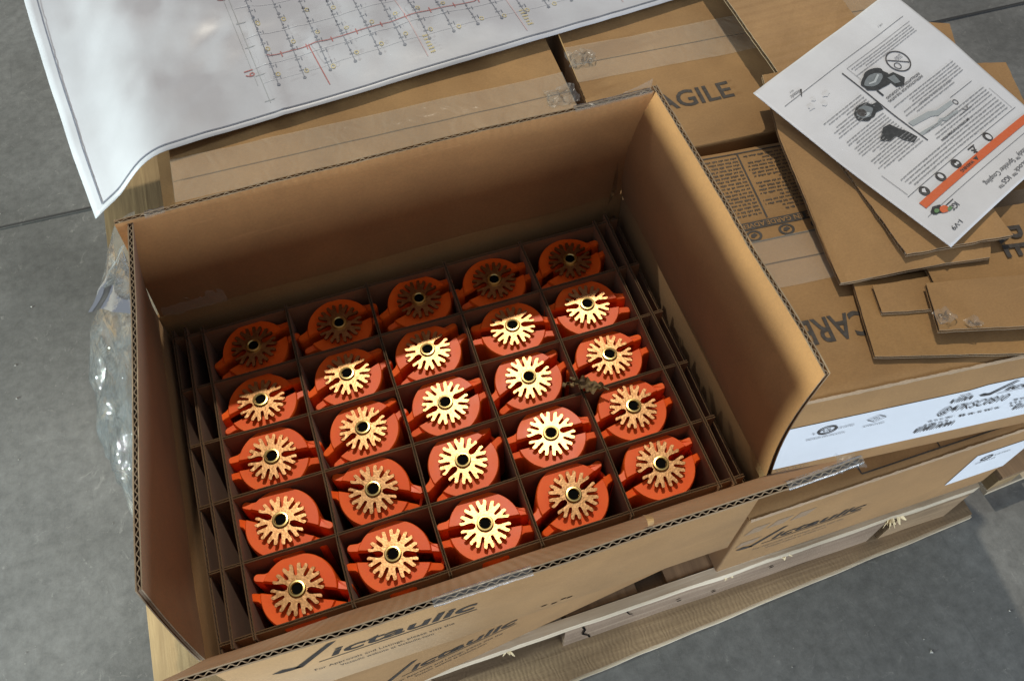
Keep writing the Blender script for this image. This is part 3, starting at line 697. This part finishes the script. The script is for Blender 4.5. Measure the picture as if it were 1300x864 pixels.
def fin_outline(x0, x1, y0, y1):
    r_ = (y1-y0)/2; pts = [(x0, y0), (x1-r_, y0)]
    for i in range(1, 8): a = -math.pi/2+math.pi*i/8; pts.append((x1-r_+r_*math.cos(a), (y0+y1)/2+r_*math.sin(a)))
    return pts+[(x1-r_, y1), (0.40, y1+0.004), (0.37, y1+0.02), (0.335, y1+0.06), (x0, y1+0.085)]
cap = G()
v, f = extrude_outline(half_outline(), [(0.0, 0.95), (0.0, CT-0.30), (0.0, CT-0.04), (0.009, CT-0.016), (0.028, CT)]); cap.add(v, f); cap.add([(-x, -y, z) for x, y, z in v], f)
def finz(x, y, z): return -0.22*max(0, x-0.33)-0.9*max(0, y-gs-0.10) if z > CT-0.4 else 0
for xl in (0.53, -0.515):
    v, f = extrude_outline(fin_outline(0.22, abs(xl), gs, gs+0.095), [(0.0, 1.0), (0.0, CT-0.36), (0.0, CT-0.05), (0.010, CT-0.022), (0.026, CT-0.012)], finz)
    if xl > 0: cap.add(v, f); cap.add([(x, -y, z) for x, y, z in v], [tuple(reversed(q)) for q in f])
    else: cap.add([(-x, -y, z) for x, y, z in v], f); cap.add([(-x, y, z) for x, y, z in v], [tuple(reversed(q)) for q in f])
cap.box((-0.30, -gs-0.001, 0.96), (0.30, gs+0.001, CT-0.55))
cap.box((0.475, -gs-0.02, CT-0.55), (0.505, gs+0.02, CT-0.22))       # clip bridging one end of the wings
cap_me = cap.build('protective_cap', ORANGE, None, smooth=True, angle=35).data
def deflector_outline():
    pts = []; RT = 0.268; nt_ = 10
    def P(r_, th, off): return (r_*math.cos(th)-off*math.sin(th), r_*math.sin(th)+off*math.cos(th))
    for k in range(nt_):
        t0 = 2*math.pi*k/nt_; t1 = t0+2*math.pi/nt_; main0 = k % 5 == 0; main1 = (k+1) % 5 == 0
        w0 = 0.032 if main0 else 0.014; w1 = 0.032 if main1 else 0.014; r0 = 0.130 if main0 else 0.155; r1 = 0.130 if main1 else 0.155; tm = (t0+t1)/2
        pts += [P(r0, t0, w0), P(r0+0.02, t0, w0*1.08)]
        e0 = 0.55 if main0 else 1.0
        pts += [P(RT-0.022, t0, w0*e0+0.004), P(RT-0.004, t0, w0*e0+0.014)]
        pts += [P(RT+0.004, tm, -0.034), P(RT-0.002, tm, -0.022), P(RT-0.048, tm, -0.009), P(RT-0.054, tm, 0.0), P(RT-0.048, tm, 0.009), P(RT-0.002, tm, 0.022), P(RT+0.004, tm, 0.034)]
        e1 = 0.55 if main1 else 1.0
        pts += [P(RT-0.004, t1, -w1*e1-0.014), P(RT-0.022, t1, -w1*e1-0.004), P(r1+0.02, t1, -w1*1.08), P(r1, t1, -w1), P(r1-w1*0.8, t1, -w1*0.45), P(r1-w1*0.8, t1, w1*0.45)]
    return pts
do = deflector_outline()
v, f = extrude_outline(do, [(0.004, HT-0.030), (0.0, HT-0.025), (0.0, HT-0.008), (0.006, HT)])
g = G(); g.add(v, f); def_me = g.build('deflector', BRASS, None).data
v, f = lathe([(0.060, HT-0.01), (0.090, HT-0.01), (0.090, HT+0.016), (0.082, HT+0.026), (0.066, HT+0.028), (0.058, HT+0.020), (0.056, HT-0.06)], 26)
f = f[:-2]; g = G(); g.add(v, f); hub_me = g.build('hub_ring', HUB, None, smooth=True, angle=40).data
v, f = lathe([(0.0565, HT+0.004), (0.03, HT+0.005), (0.02, HT+0.006)], 20); g = G(); g.add(v, f); hole_me = g.build('painted_socket', HOLE, None).data  # flat black disc on the closed plate, painted shade of the hub hole
v, f = lathe([(0.30, 0.0), (0.32, 0.04), (0.32, 0.40), (0.26, 0.46), (0.20, 0.50), (0.20, 0.95)], 24); g = G(); g.add(v, f); body_me = g.build('coupling_body', IRON, None, smooth=True, angle=35).data
v, f = lathe([(0.07, CT-0.60), (0.072, CT-0.02), (0.072, HT-0.07)], 18); g = G(); g.add(v, f); post_me = g.build('deflector_post', BRASS, None, smooth=True, angle=35).data
for o_ in [o_ for o_ in COL.objects if o_.name in ('protective_cap', 'deflector', 'hub_ring', 'painted_socket', 'coupling_body', 'deflector_post')]: bpy.data.objects.remove(o_)
LAY = [[(-2.01,-1.53,-23),(-1.0,-1.49,-18),(0.0,-1.48,-7),(0.99,-1.47,23),(2.01,-1.44,11)],
 [(-2.04,-0.76,-31),(-1.03,-0.73,-27),(-0.02,-0.72,30),(1.0,-0.72,-3),(1.99,-0.7,11)],
 [(-2.0,-0.01,-6),(-0.97,0.01,25),(-0.01,0.02,13),(0.99,0.03,22),(1.98,0.01,11)],
 [(-2.0,0.72,14),(-0.99,0.74,20),(-0.02,0.75,26),(1.03,0.75,-12),(1.98,0.75,-8)],
 [(-1.96,1.46,18),(-0.93,1.45,12),(0.07,1.48,16),(1.02,1.45,12),(2.01,1.44,17)]]
colw = ['leftmost', 'second from left', 'middle', 'second from right', 'rightmost']
roww = ['front row nearest the folded-out flap', 'second row from the front', 'middle row', 'fourth row, at the edge of the shadow', 'shaded back row']
rt = random.Random(21)
TILT = {(1, 1): (4.5, 3.0), (0, 0): (2.5, 0), (0, 1): (1.5, 2), (3, 0): (3.0, 0), (4, 0): (2.5, 1)}      # a few stand crooked
for j in range(5):
    for i in range(5):
        x, y, a = LAY[j][i]
        t = thing('sprinkler', 'orange-capped brass sprinkler, %s in the %s' % (colw[i], roww[j]), 'sprinkler', (x, y, ZM+0.08), a, 'orange-capped sprinklers in the open carton')
        t.rotation_euler = (math.radians(rt.uniform(-2.2, 2.2)+TILT.get((i, j), (0, 0))[0]), math.radians(rt.uniform(-2.2, 2.2)+TILT.get((i, j), (0, 0))[1]), math.radians(a))
        tip = t.rotation_euler.to_matrix() @ Vector((0, 0, HT*S)); t.location.x -= tip.x; t.location.y -= tip.y
        def prt(nm, me, par, col_=False):
            o_ = bpy.data.objects.new(nm, me); COL.objects.link(o_); o_.parent = par; return o_
        prt('protective_cap', cap_me, t); d = prt('deflector', def_me, t); prt('hub_ring', hub_me, d); prt('painted_socket', hole_me, d); prt('deflector_post', post_me, t); prt('coupling_body', body_me, t)
        d.rotation_euler = (0, 0, 0)
# ---- dried leaf caught on the divider
lf = thing('dried_leaf', 'crumpled dry brown leaf caught on the cell divider', 'leaf', (1.58, -0.34, 0.03), -24)
v = []; f = []; n = 16
for j in range(7):
    for i in range(n+1):
        q = i/n; wd = 0.085*math.sin(math.pi*q)**0.8*(1+0.5*nz(q*9, 1.0))*(1+0.25*math.sin(q*30))
        t_ = (j-3)/3; v.append((-0.17+0.34*q, t_*wd, 0.035+0.05*abs(t_)*math.sin(q*7)+0.06*nz(q*7, t_*2, 3.0)+0.03*t_*t_))
for j in range(6):
    for i in range(n): k = j*(n+1)+i; f.append((k, k+1, k+n+2, k+n+1))
meshobj('leaf_blade', v, f, LEAF, lf)
g = G()
for k in range(8):
    a = -0.15-0.018*k; g.add([(a, 0.012, 0.03+0.012*math.sin(k)), (a-0.018, 0.012, 0.03+0.012*math.sin(k+1)), (a-0.018, -0.012, 0.035), (a, -0.012, 0.035)], [(0, 1, 2, 3)])
for k in range(7):
    a = rt.uniform(-0.3, -0.18); b_ = rt.uniform(-0.05, 0.06); g.box((a, b_, 0.01), (a+0.04, b_+0.025, 0.05))
for k in range(5):
    a = 0.15+0.016*k; g.box((a, -0.01-0.006*k, 0.02), (a+0.02, 0.008-0.006*k, 0.04))
g.build('leaf_stalk', LEAF, lf)

# ================================================================= LOOSE CARDBOARD
def card(label, poly, zfn, ang, t=0.052, mat=KRAFT_X, pitch=0.075, group='loose cardboard pieces on the right cartons', torn=0.0):
    """poly: plan corners ccw (layout units); zfn(x,y): height of underside; ang: flute direction"""
    n0 = len(poly); pts = []
    for i in range(n0):
        a, b_ = Vector(poly[i]), Vector(poly[(i+1) % n0]); m = max(2, int((b_-a).length/0.09))
        for k in range(m):
            q = a+(b_-a)*k/m; j = 0.008+torn*0.03
            if k: q = q + Vector((j*nz(q.x*9, q.y*9, 2.0), j*nz(q.x*9, q.y*9, 7.0)))
            pts.append(q)
    cx = sum(p_.x for p_ in pts)/len(pts); cy = sum(p_.y for p_ in pts)/len(pts); z0 = zfn(cx, cy)
    th = thing('cardboard_sheet', label, 'cardboard', (cx, cy, z0), 0, group)
    g = G(); lt = 0.010; n = len(pts)
    bump_ = lambda x, y: 0.012*nz(x*1.2, y*1.2, 5.0)
    for lo, hi in ((0, lt), (t-lt, t)):
        v = []
        for zz in (lo, hi): v += [(q.x-cx, q.y-cy, zfn(q.x, q.y)-z0+zz+bump_(q.x, q.y)) for q in pts]
        f = [tuple(reversed(range(n))), tuple(range(n, 2*n))]; g.add(v, f, 0)
        g.add(v, [(i, (i+1) % n, n+(i+1) % n, n+i) for i in range(n)], 1)
    liner = g.build('liner', [mat, FLUTE], th)
    d = Vector((math.cos(ang), math.sin(ang))); e = Vector((-d.y, d.x)); g = G()
    smin = min(q.dot(e) for q in pts); smax = max(q.dot(e) for q in pts); ns = int((smax-smin)/pitch*5); prev = None; v = []; f = []
    P = [Vector(q) for q in poly]
    for i in range(1, ns):
        s = smin+(smax-smin)*i/ns; hits = []
        for k in range(n0):
            a, b_ = P[k].dot(e), P[(k+1) % n0].dot(e)
            if (a-s)*(b_-s) <= 0 and abs(a-b_) > 1e-9:
                u = (s-a)/(b_-a); q = P[k]+(P[(k+1) % n0]-P[k])*u; hits.append(q.dot(d))
        if len(hits) < 2: prev = None; continue
        zz = t/2+(t/2-lt)*max(-1, min(1, 1.3*math.sin(2*math.pi*s/pitch))); row = []
        for u in (min(hits)+0.008, max(hits)-0.008): q = d*u+e*s; row.append((q.x-cx, q.y-cy, zfn(q.x, q.y)-z0+zz+bump_(q.x, q.y)))
        k = len(v); v += row
        if prev is not None: f.append((prev, prev+1, k+1, k))
        prev = k
    meshobj('fluting', v, f, FLUTE, th); return th
TOP = Z1+0.045
cE = card('wide flat cardboard piece lying next to the letters CARE', [(4.95,-0.15),(4.68,-1.12),(6.3,-1.62),(7.4,-1.95),(7.7,-0.6)], lambda x, y: TOP, math.radians(75), mat=KRAFT_Y)
cF = card('narrow cardboard strip showing between two larger pieces', [(5.10,-0.30),(5.02,-0.66),(5.60,-0.80),(6.6,-1.0),(6.7,-0.5)], lambda x, y: TOP+0.056, math.radians(-13), mat=KRAFT)
cR = card('cardboard piece printed RE, under the torn edge', [(5.9,0.35),(5.75,-0.55),(7.6,-0.95),(7.9,0.1)], lambda x, y: TOP+0.112, math.radians(-12), mat=KRAFT)
cD = card('cardboard piece with shiny tape on its corner, lowest at the right', [(5.62,-0.52),(5.42,-1.12),(6.5,-1.42),(7.5,-1.7),(7.7,-1.0)], lambda x, y: TOP+0.17, math.radians(-15), t=0.06, mat=KRAFT)
def zB(x, y): return 0.315+max(0, (y-0.2))*0.118+0.13*max(0, min(x, 5.9)-4.95)*max(0, 1-max(0, y)/2)
cB = card('long cardboard flap running under the instruction sheet, its lower corner by CARE', [(5.22,2.95),(5.0,1.95),(4.77,-0.15),(6.50,-0.45),(6.72,-0.15),(7.1,2.75)], zB, math.radians(-8), mat=KRAFT)
def zC(x, y): return 0.51+max(0, y)*0.04+0.03*(min(x, 6.5)-5.5)
cC = card('cardboard piece directly beneath the lower corner of the instruction sheet', [(5.45,2.05),(5.56,-0.14),(6.85,-0.31),(6.9,1.85)], zC, math.radians(-8), mat=KRAFT, torn=0.25)
cA = card('ribbed cardboard sheet at the top edge beside the carton marked FRAGILE', [(5.42,6.0),(5.44,2.75),(6.9,3.0),(6.95,6.0)], lambda x, y: 0.62+(x-5.4)*0.02, math.radians(3), t=0.07, pitch=0.1, mat=KRAFT_BAND)
cH = card('squared cardboard piece at the far right behind the instruction sheet', [(8.02,2.65),(7.4,0.8),(8.2,0.4),(8.75,2.42)], lambda x, y: TOP+0.02, math.radians(-20), mat=KRAFT)
cG = card('dark brown cardboard piece sticking out behind the instruction sheet', [(7.0,3.95),(6.3,2.3),(7.75,1.7),(7.98,2.3),(8.36,3.27)], lambda x, y: TOP+0.12, math.radians(-20), mat=KRAFT)
p = P2(); p.text('RE', 0, 0, 0.33, wid=0.44, bold=0.016)
cx, cy = [q/S for q in cR.location[:2]]
meshobj('printed_lettering', [(6.83-cx+x*math.cos(-1.75)-y*math.sin(-1.75), -0.06-cy+x*math.sin(-1.75)+y*math.cos(-1.75), 0.075) for x, y in p.v], p.f, INK_KRAFT, cR)
cx, cy = [q/S for q in cD.location[:2]]; crumple(cD, 5.54-cx, -1.0-cy, 0.07, 0.11, 3.0); crumple(cD, 5.8-cx, -1.15-cy, 0.06, 0.08, 9.0)

# ================================================================= INSTRUCTION SHEET
K = Vector((4.883, 2.591, 0)); sv = Vector((1.108, -2.876, 0)); tv = Vector((2.670, 1.188, 0))
ins = thing('instruction_sheet', 'white printed instruction sheet with an orange band lying on cardboard', 'paper', (6.7, 1.6, 0.72), 0)
def sheet_map(x, y, off=0.0):      # x,y page coordinates 0..1 (page bottom at y=0)
    q = K + sv*y + tv*(1-x)
    e = math.hypot(x-0.5, y-0.5)
    z = 0.735 + 0.05*max(0, 1-y*2.2)*(0.6+0.4*x) + 0.03*math.sin(y*5.0+x*2.0)*(0.5+0.5*(1-x)) - 0.05*y*y*x*x - 0.34*(1-x)**2*min(1, y*1.25) + 0.05*max(0, 0.25-x)*2 + 0.010*nz(x*4, y*4) + off
    return (q.x-6.7, q.y-1.6, z-0.72)
v = []; f = []; nx, ny = 80, 80
for j in range(ny+1):
    for i in range(nx+1): v.append(sheet_map(i/nx, j/ny))
for j in range(ny):
    for i in range(nx): q = j*(nx+1)+i; f.append((q, q+1, q+nx+2, q+nx+1))
pm = meshobj('paper', v, f, PAPER, ins, smooth=True)
md = pm.modifiers.new('thickness', 'SOLIDIFY'); md.thickness = 0.0003; md.offset = -1
on = lambda x, y: sheet_map(x, y, 0.010); on2 = lambda x, y: sheet_map(x, y, 0.013); on3 = lambda x, y: sheet_map(x, y, 0.016)
p = P2(); pw = P2(); ri = random.Random(31)
def W(x0, y0, x1, y1, n, **k): pw.words(x0, y0, x1, y1, n, ri, **{**dict(wl=(0.012, 0.045), fill=0.42), **k})
W(0.10, 0.665, 0.90, 0.745, 5, ragged=0.5); W(0.10, 0.60, 0.58, 0.66, 4); W(0.62, 0.60, 0.88, 0.63, 2, ragged=0.6)
W(0.10, 0.43, 0.57, 0.50, 5); W(0.10, 0.185, 0.56, 0.235, 4); W(0.63, 0.42, 0.90, 0.60, 13, ragged=0.35); W(0.63, 0.30, 0.90, 0.40, 7, ragged=0.5); W(0.20, 0.49, 0.57, 0.52, 2)
p.text('INSTRUCTIONS FOR THE INITIAL', 0.30, 0.395, 0.011, wid=0.26, bold=0.02); p.text('INSTALLATION OF A COUPLING', 0.30, 0.378, 0.011, wid=0.25, bold=0.02)
p.text('IMPORTANT INFORMATION', 0.33, 0.662, 0.011, wid=0.22, bold=0.02)
p.text('Victaulic\u00ae FireLock\u2122 IGS\u2122', 0.115, 0.945, 0.022, wid=0.47); p.text('Installation-Ready\u2122 Sprinkler Coupling', 0.115, 0.905, 0.022, wid=0.50)
p.text('I-V9', 0.865, 0.945, 0.020, wid=0.06); p.text('IGS', 0.80, 0.885, 0.024, wid=0.045, bold=0.01); p.rect(0.795, 0.872, 0.85, 0.876)
p.line([(0.08, 0.135), (0.95, 0.135)], 0.002); p.text('Victaulic', 0.83, 0.113, 0.016, wid=0.06, shear=0.3); p.poly([(0.815, 0.12), (0.823, 0.115), (0.85, 0.145), (0.846, 0.147)]); p.text('REV_B', 0.85, 0.098, 0.006); p.text('I-V9_1', 0.20, 0.10, 0.009)
p.line([(0.60, 0.175), (0.60, 0.63)], 0.006)
p.line([(0.06, 0.752), (0.93, 0.752)], 0.0018); p.line([(0.08, 0.62), (0.08, 0.745)], 0.0018); p.line([(0.92, 0.62), (0.92, 0.745)], 0.0018); p.line([(0.08, 0.86), (0.95, 0.86)], 0.0015); p.line([(0.08, 0.172), (0.56, 0.172), (0.56, 0.25)], 0.0015)
p.line([(0.12, 0.55), (0.30, 0.55)], 0.002); p.line([(0.25, 0.635), (0.35, 0.635)], 0.002)
p.ring(0.30, 0.578, 0.010, 0.014); p.line([(0.27, 0.62), (0.29, 0.635), (0.31, 0.617)], 0.004)
p.build('printed_lettering', on, INK, ins); pw.build('body_text', on, BODYINK, ins)['kind'] = 'stuff'
p = P2(); p.poly([(0.92, 0.783), (0.92, 0.815), (0.05, 0.870), (0.05, 0.838)]); p.v = []; p.f = []
p.rect(0.05, 0.798, 0.92, 0.832, 12); p.build('orange_band', on, ORANGEINK, ins)
p = P2(); p.text('WARNING', 0.54, 0.808, 0.014, bold=0.02); p.poly([(0.50, 0.806), (0.53, 0.806), (0.515, 0.824)]); p.build('band_lettering', on2, INK, ins)
for cx in (0.85, 0.73, 0.613, 0.349):
    p = P2(); p.ring(cx, 0.777 if cx > 0.4 else 0.775, 0.0, 0.023, 24); p.build('warning_symbol', on, INK, ins)
p = P2()
p.poly([(0.838, 0.770), (0.850, 0.764), (0.864, 0.774), (0.852, 0.788), (0.846, 0.779)]); p.ring(0.73, 0.775, 0.0, 0.013, ax=0.8); p.ring(0.607, 0.779, 0.0, 0.006); p.ring(0.620, 0.779, 0.0, 0.006); p.ring(0.349, 0.778, 0.0, 0.014, ax=0.9)
p.build('symbol_figure', on2, PAPER, ins)
p = P2(); p.line([(0.45, 0.765), (0.50, 0.765)], 0.006); p.line([(0.46, 0.77), (0.475, 0.785), (0.49, 0.775)], 0.006); p.ring(0.478, 0.795, 0, 0.006); p.line([(0.465, 0.785), (0.492, 0.790)], 0.005); p.build('fall_symbol', on, INK, ins)
def blob(cx, cy, rx, ry, n, seed, amp=0.25):
    return [(cx+rx*(1+amp*nz(math.cos(a)*1.5+seed, math.sin(a)*1.5))*math.cos(a), cy+ry*(1+amp*nz(math.cos(a)*1.5+seed, math.sin(a)*1.5+4))*math.sin(a)) for a in [2*math.pi*i/n for i in range(n)]]
# photographs printed on the page: couplings and pipe ends
p = P2(); p.poly(blob(0.50, 0.288, 0.085, 0.048, 30, 1.0, 0.35)); p.poly([(0.40, 0.31), (0.46, 0.30), (0.46, 0.37), (0.42, 0.385), (0.38, 0.36)]); p.rect(0.545, 0.33, 0.555, 0.365); p.poly(blob(0.69, 0.372, 0.062, 0.042, 26, 6.0, 0.3))
p.poly([(0.60, 0.37), (0.65, 0.36), (0.66, 0.40), (0.61, 0.41)]); p.build('printed_photograph', on, FIGDARK, ins)
p = P2(); p.poly(blob(0.515, 0.285, 0.055, 0.026, 26, 2.0, 0.2)); p.poly([(0.41, 0.322), (0.452, 0.315), (0.45, 0.355), (0.42, 0.365)]); p.build('photograph_midtone', on2, FIGMID, ins)
p = P2(); p.poly(blob(0.695, 0.370, 0.042, 0.028, 22, 7.0)); p.build('photograph_midtone', on2, FIGMID, ins)
p = P2(); p.poly([(0.47, 0.283), (0.52, 0.300), (0.555, 0.290), (0.55, 0.284), (0.52, 0.290), (0.475, 0.275)]); p.poly(blob(0.70, 0.385, 0.018, 0.008, 16, 8.0)); p.build('photograph_highlight', on3, FIGLIGHT, ins)
p = P2(); p.ring(0.71, 0.366, 0.0, 0.020, 20, 1.1); p.build('pipe_mouth', on3, INK, ins)
p = P2(); p.ring(0.325, 0.285, 0.052, 0.058, 40, 1.05); p.line([(0.285, 0.318), (0.365, 0.252)], 0.005); p.ring(0.35, 0.30, 0.014, 0.018, 18); p.words(0.285, 0.262, 0.335, 0.285, 4, ri, wl=(0.01, 0.02)); p.build('prohibition_symbol', on, INK, ins)
p = P2(); p.poly([(0.77, 0.505), (0.735, 0.535), (0.69, 0.535), (0.685, 0.565), (0.66, 0.60), (0.62, 0.592), (0.63, 0.545), (0.645, 0.52), (0.66, 0.475), (0.70, 0.470)]); p.build('pipe_photograph', on, FIGDARK, ins)
p = P2(); p.poly([(0.585, 0.52), (0.585, 0.545), (0.47, 0.562), (0.44, 0.578), (0.32, 0.578), (0.31, 0.560), (0.42, 0.556), (0.46, 0.537)]); p.poly([(0.60, 0.584), (0.60, 0.600), (0.47, 0.612), (0.45, 0.606), (0.43, 0.618), (0.34, 0.620), (0.335, 0.610), (0.42, 0.602), (0.45, 0.590), (0.48, 0.598)]); p.build('pipe_profile', on, PIPEGREY, ins)
p = P2(); p.poly(blob(0.895, 0.862, 0.030, 0.016, 20, 11.0)); p.poly([(0.865, 0.87), (0.885, 0.855), (0.905, 0.875), (0.88, 0.89)]); p.build('coupling_picture', on, FIGDARK, ins)
p = P2(); p.poly(blob(0.868, 0.880, 0.022, 0.015, 18, 12.0)); p.build('picture_red_part', on2, ORANGEINK, ins)
p = P2(); p.poly(blob(0.90, 0.866, 0.012, 0.009, 14, 13.0)); p.poly(blob(0.850, 0.893, 0.014, 0.007, 14, 14.0)); p.build('picture_green_part', on3, GREENINK, ins)
p = P2()
for x0, y0, r_ in ((0.86, 0.21, 0.02), (0.80, 0.235, 0.015), (0.75, 0.205, 0.02), (0.82, 0.19, 0.012)): p.poly(blob(x0, y0, r_, r_*0.5, 10, x0*20, 0.8))
p.build('smudge', on, inkmat('smudge', (0.60, 0.60, 0.61)), ins)

# ================================================================= PLAN (BLUEPRINT) SHEET
plan = thing('blueprint_sheet', 'large white sprinkler plan draped over the cartons behind', 'plan', (-2.55, 4.52, 0.3), 4.3)
AF = 1.39; PW, PH = 11.5, 6.2
def plan_map(a, b_, off=0.0):
    t_ = AF-a
    phi = math.radians(30)*max(0.0, 1-b_/4.3)**0.9
    wav = 0.05*math.sin(a*1.3+b_*0.9)*math.sin(b_*1.5+0.5) + 0.07*nz(a*1.1+0.6*b_, b_*0.9) + 0.028*nz(a*2.8-b_, b_*2.3, 3.0) + 0.010*(1-abs(nz(a*1.9+b_, b_*2.6-a, 8.0))*3)
    wav = max(-0.03, wav)*min(1, b_*0.6+0.18) + 0.02
    wav += 0.03*math.exp(-((a-3.05-0.02*b_)/0.05)**2)*min(1, b_*0.6+0.3)      # fold crease
    wav += 0.05*math.exp(-((a-2.2)/0.35)**2-((b_-2.4)/0.6)**2)
    x = a-AF; z = 0.045+wav
    if t_ > -0.35:
        q = max(0, t_+0.35); s = soft(min(1, q/1.3)); ang = phi*s
        z = z*(1-0.3*s) - max(0, q-0.30)*math.sin(ang) - 0.04*s*q
        x = (a-AF)*(1-s) + (-(t_)*math.cos(phi))*s
    return (x, b_, z+off)
v = []; f = []; nx, ny = 110, 60
for j in range(ny+1):
    for i in range(nx+1): v.append(plan_map(PW*i/nx, PH*j/ny))
for j in range(ny):
    for i in range(nx): q = j*(nx+1)+i; f.append((q, q+1, q+nx+2, q+nx+1))
pm = meshobj('paper', v, f, PLAN, plan, smooth=True)
md = pm.modifiers.new('thickness', 'SOLIDIFY'); md.thickness = 0.0003; md.offset = -1
pmap = lambda a, b_: plan_map(a, b_, 0.010)
p = P2(); bo = 0.10; bl = 0.19
p.line([(bl, PH), (bl, bo), (PW, bo)], 0.024); p.build('border_line', pmap, PLANINK, plan)
p = P2(); y0 = 0.60
main = lambda a: 1.22-0.03*(a-3.1)
for k in range(20):
    a = 3.11+0.368*k; top = 6.0
    if k not in (0,): pass
    p.line([(a, y0), (a-0.03, top)], 0.010)
    b_ = y0; q = 0
    while b_ < top:
        p.ring(a, b_, 0, 0.025 if q % 3 == 0 else 0.017, 10); p.line([(a-0.035, b_+0.16), (a+0.035, b_+0.16)], 0.012)
        p.line([(a+0.06, b_+0.12), (a+0.06, b_+0.19)], 0.014); b_ += 0.24; q += 1
p.build('pipe_line', pmap, NODEINK, plan)
p = P2(); p.line([(2.80, 6.0), (2.92, 0.30)], 0.010); p.line([(2.72, 6), (2.84, 0.7)], 0.006)
for q in (0.35, 0.9, 1.5, 2.0): p.line([(2.85, q), (2.99, q)], 0.012)
p.build('grid_line', pmap, GREYINK, plan)
p = P2(); p.line([(3.1, main(3.1)), (6.2, main(6.2)), (6.5, 1.30), (10.5, 1.2)], 0.014); p.line([(3.70, 1.20), (3.76, 0.32)], 0.014)
for k in range(18): p.line([(3.3+0.37*k, 1.14-0.008*k), (3.3+0.37*k, 1.26-0.008*k)], 0.014)
p.text('19', 2.72, 1.05, 0.13, rot=-1.5, bold=0.0); p.text('20', 2.70, 2.72, 0.13, rot=-1.5)
p.build('main_line', pmap, REDINK, plan)
p = P2()
for q in range(1, 9): p.line([(2.9, 0.75+0.62*q-0.3), (10.8, 0.60+0.62*q-0.3)], 0.008)
p.line([(2.9, 0.72), (10.8, 0.60)], 0.006); p.build('faint_line', pmap, FAINTGREY, plan)
p = P2(); p.line([(5.02, 5.9), (5.18, 0.28)], 0.012); p.line([(6.55, 5.9), (6.66, 0.22)], 0.012); p.line([(8.1, 5.9), (8.2, 0.25)], 0.012); p.build('zone_line', pmap, FAINTRED, plan)
p = P2(); ry = random.Random(8)
for k in range(18):
    a = 2.98+0.37*k
    for b_ in (0.72, 1.32, 1.95, 2.6, 3.2):
        x = a+0.19+ry.uniform(-.03, .03); y = b_+ry.uniform(-.1, .1); p.ring(x, y, 0.030, 0.044, 8, 0.75)
for a in (5.24, 6.72): p.words(a, 0.32, a+0.09, 0.72, 6, ry, fill=0.55, wl=(0.05, 0.09))
p.build('node_tag', pmap, YELLINK, plan)['kind'] = 'stuff'

# ================================================================= PLASTIC BAG
bag = thing('plastic_bag', 'crumpled clear plastic bag hanging down the left side of the open carton', 'bag', (-3.05, 1.0, DECK))
out = [(3.7, 0.85), (3.24, 1.17), (2.3, 1.48), (1.47, 1.54), (0.83, 1.31), (0.23, 1.12), (-0.6, 0.80), (-1.2, 0.4), (-1.5, 0.1)]
def interp(y):
    for (y1, e1), (y0, e0) in zip(out, out[1:]):
        if y0 <= y <= y1: return e0+(e1-e0)*(y-y0)/(y1-y0)
    return 0.08
def ridged(x, y, z): return 1-abs(nz(x, y, z))*2.2
def bagmesh(shrink, seed, nu=90, nv=46, zt=0.2):
    v = []; f = []
    for i in range(nu+1):
        y = 3.7-5.2*i/nu; e = interp(y)*shrink*0.74
        for j in range(nv+1):
            a = math.pi*j/nv                   # top (at the wall) round to the bottom
            fold = 0.16*(ridged(y*1.6+seed, a*1.2, 1.0)-0.4) + 0.10*(ridged(y*3.7+a*1.2, a*2.4+seed, 5.0)-0.4) + 0.03*nz(y*11, a*7, seed)
            r_ = e*(1+fold*0.75) if 0 < j < nv else e
            x = -r_*math.sin(a)**0.8; z = (zt+4.6)/2+0.5 + ((zt+4.6)/2-0.45)*math.cos(a) + 0.10*nz(y*2.0, a*2, seed+2)
            v.append((x+0.02, y-1.0+0.12*nz(y*2, a*3, seed), max(0.03, z)))
    for i in range(nu):
        for j in range(nv): q = i*(nv+1)+j; f.append((q, q+1, q+nv+2, q+nv+1))
    return v, f
v, f = bagmesh(1.0, 1.0); meshobj('film', v, f, BAG, bag, smooth=True)
v, f = bagmesh(0.82, 6.0, zt=-0.2); meshobj('inner_film', v, f, BAGIN, bag, smooth=True)
# loose triangular lap of film above it
v = []; f = []; n = 18
A_, B_, C_ = Vector((-3.30, 3.45, 0.10)), Vector((-3.75, 2.47, 0.25)), Vector((-3.06, 2.05, 0.35))
for i in range(n+1):
    for j in range(n+1):
        u = i/n; q = j/n; p0 = A_.lerp(B_, u); p1 = A_.lerp(C_, u); c_ = p0.lerp(p1, q)
        v.append((c_.x+3.05+0.05*nz(u*4, q*5, 1), c_.y-1.0+0.05*nz(u*5, q*4, 3), c_.z+4.45+0.10*math.sin(q*math.pi)*u+0.05*ridged(q*2.2+u*0.4, u*0.8, 7)))
for i in range(n):
    for j in range(n): q = i*(n+1)+j; f.append((q, q+1, q+n+2, q+n+1))
meshobj('film_lap', v, f, BAGLAP, bag, smooth=True)
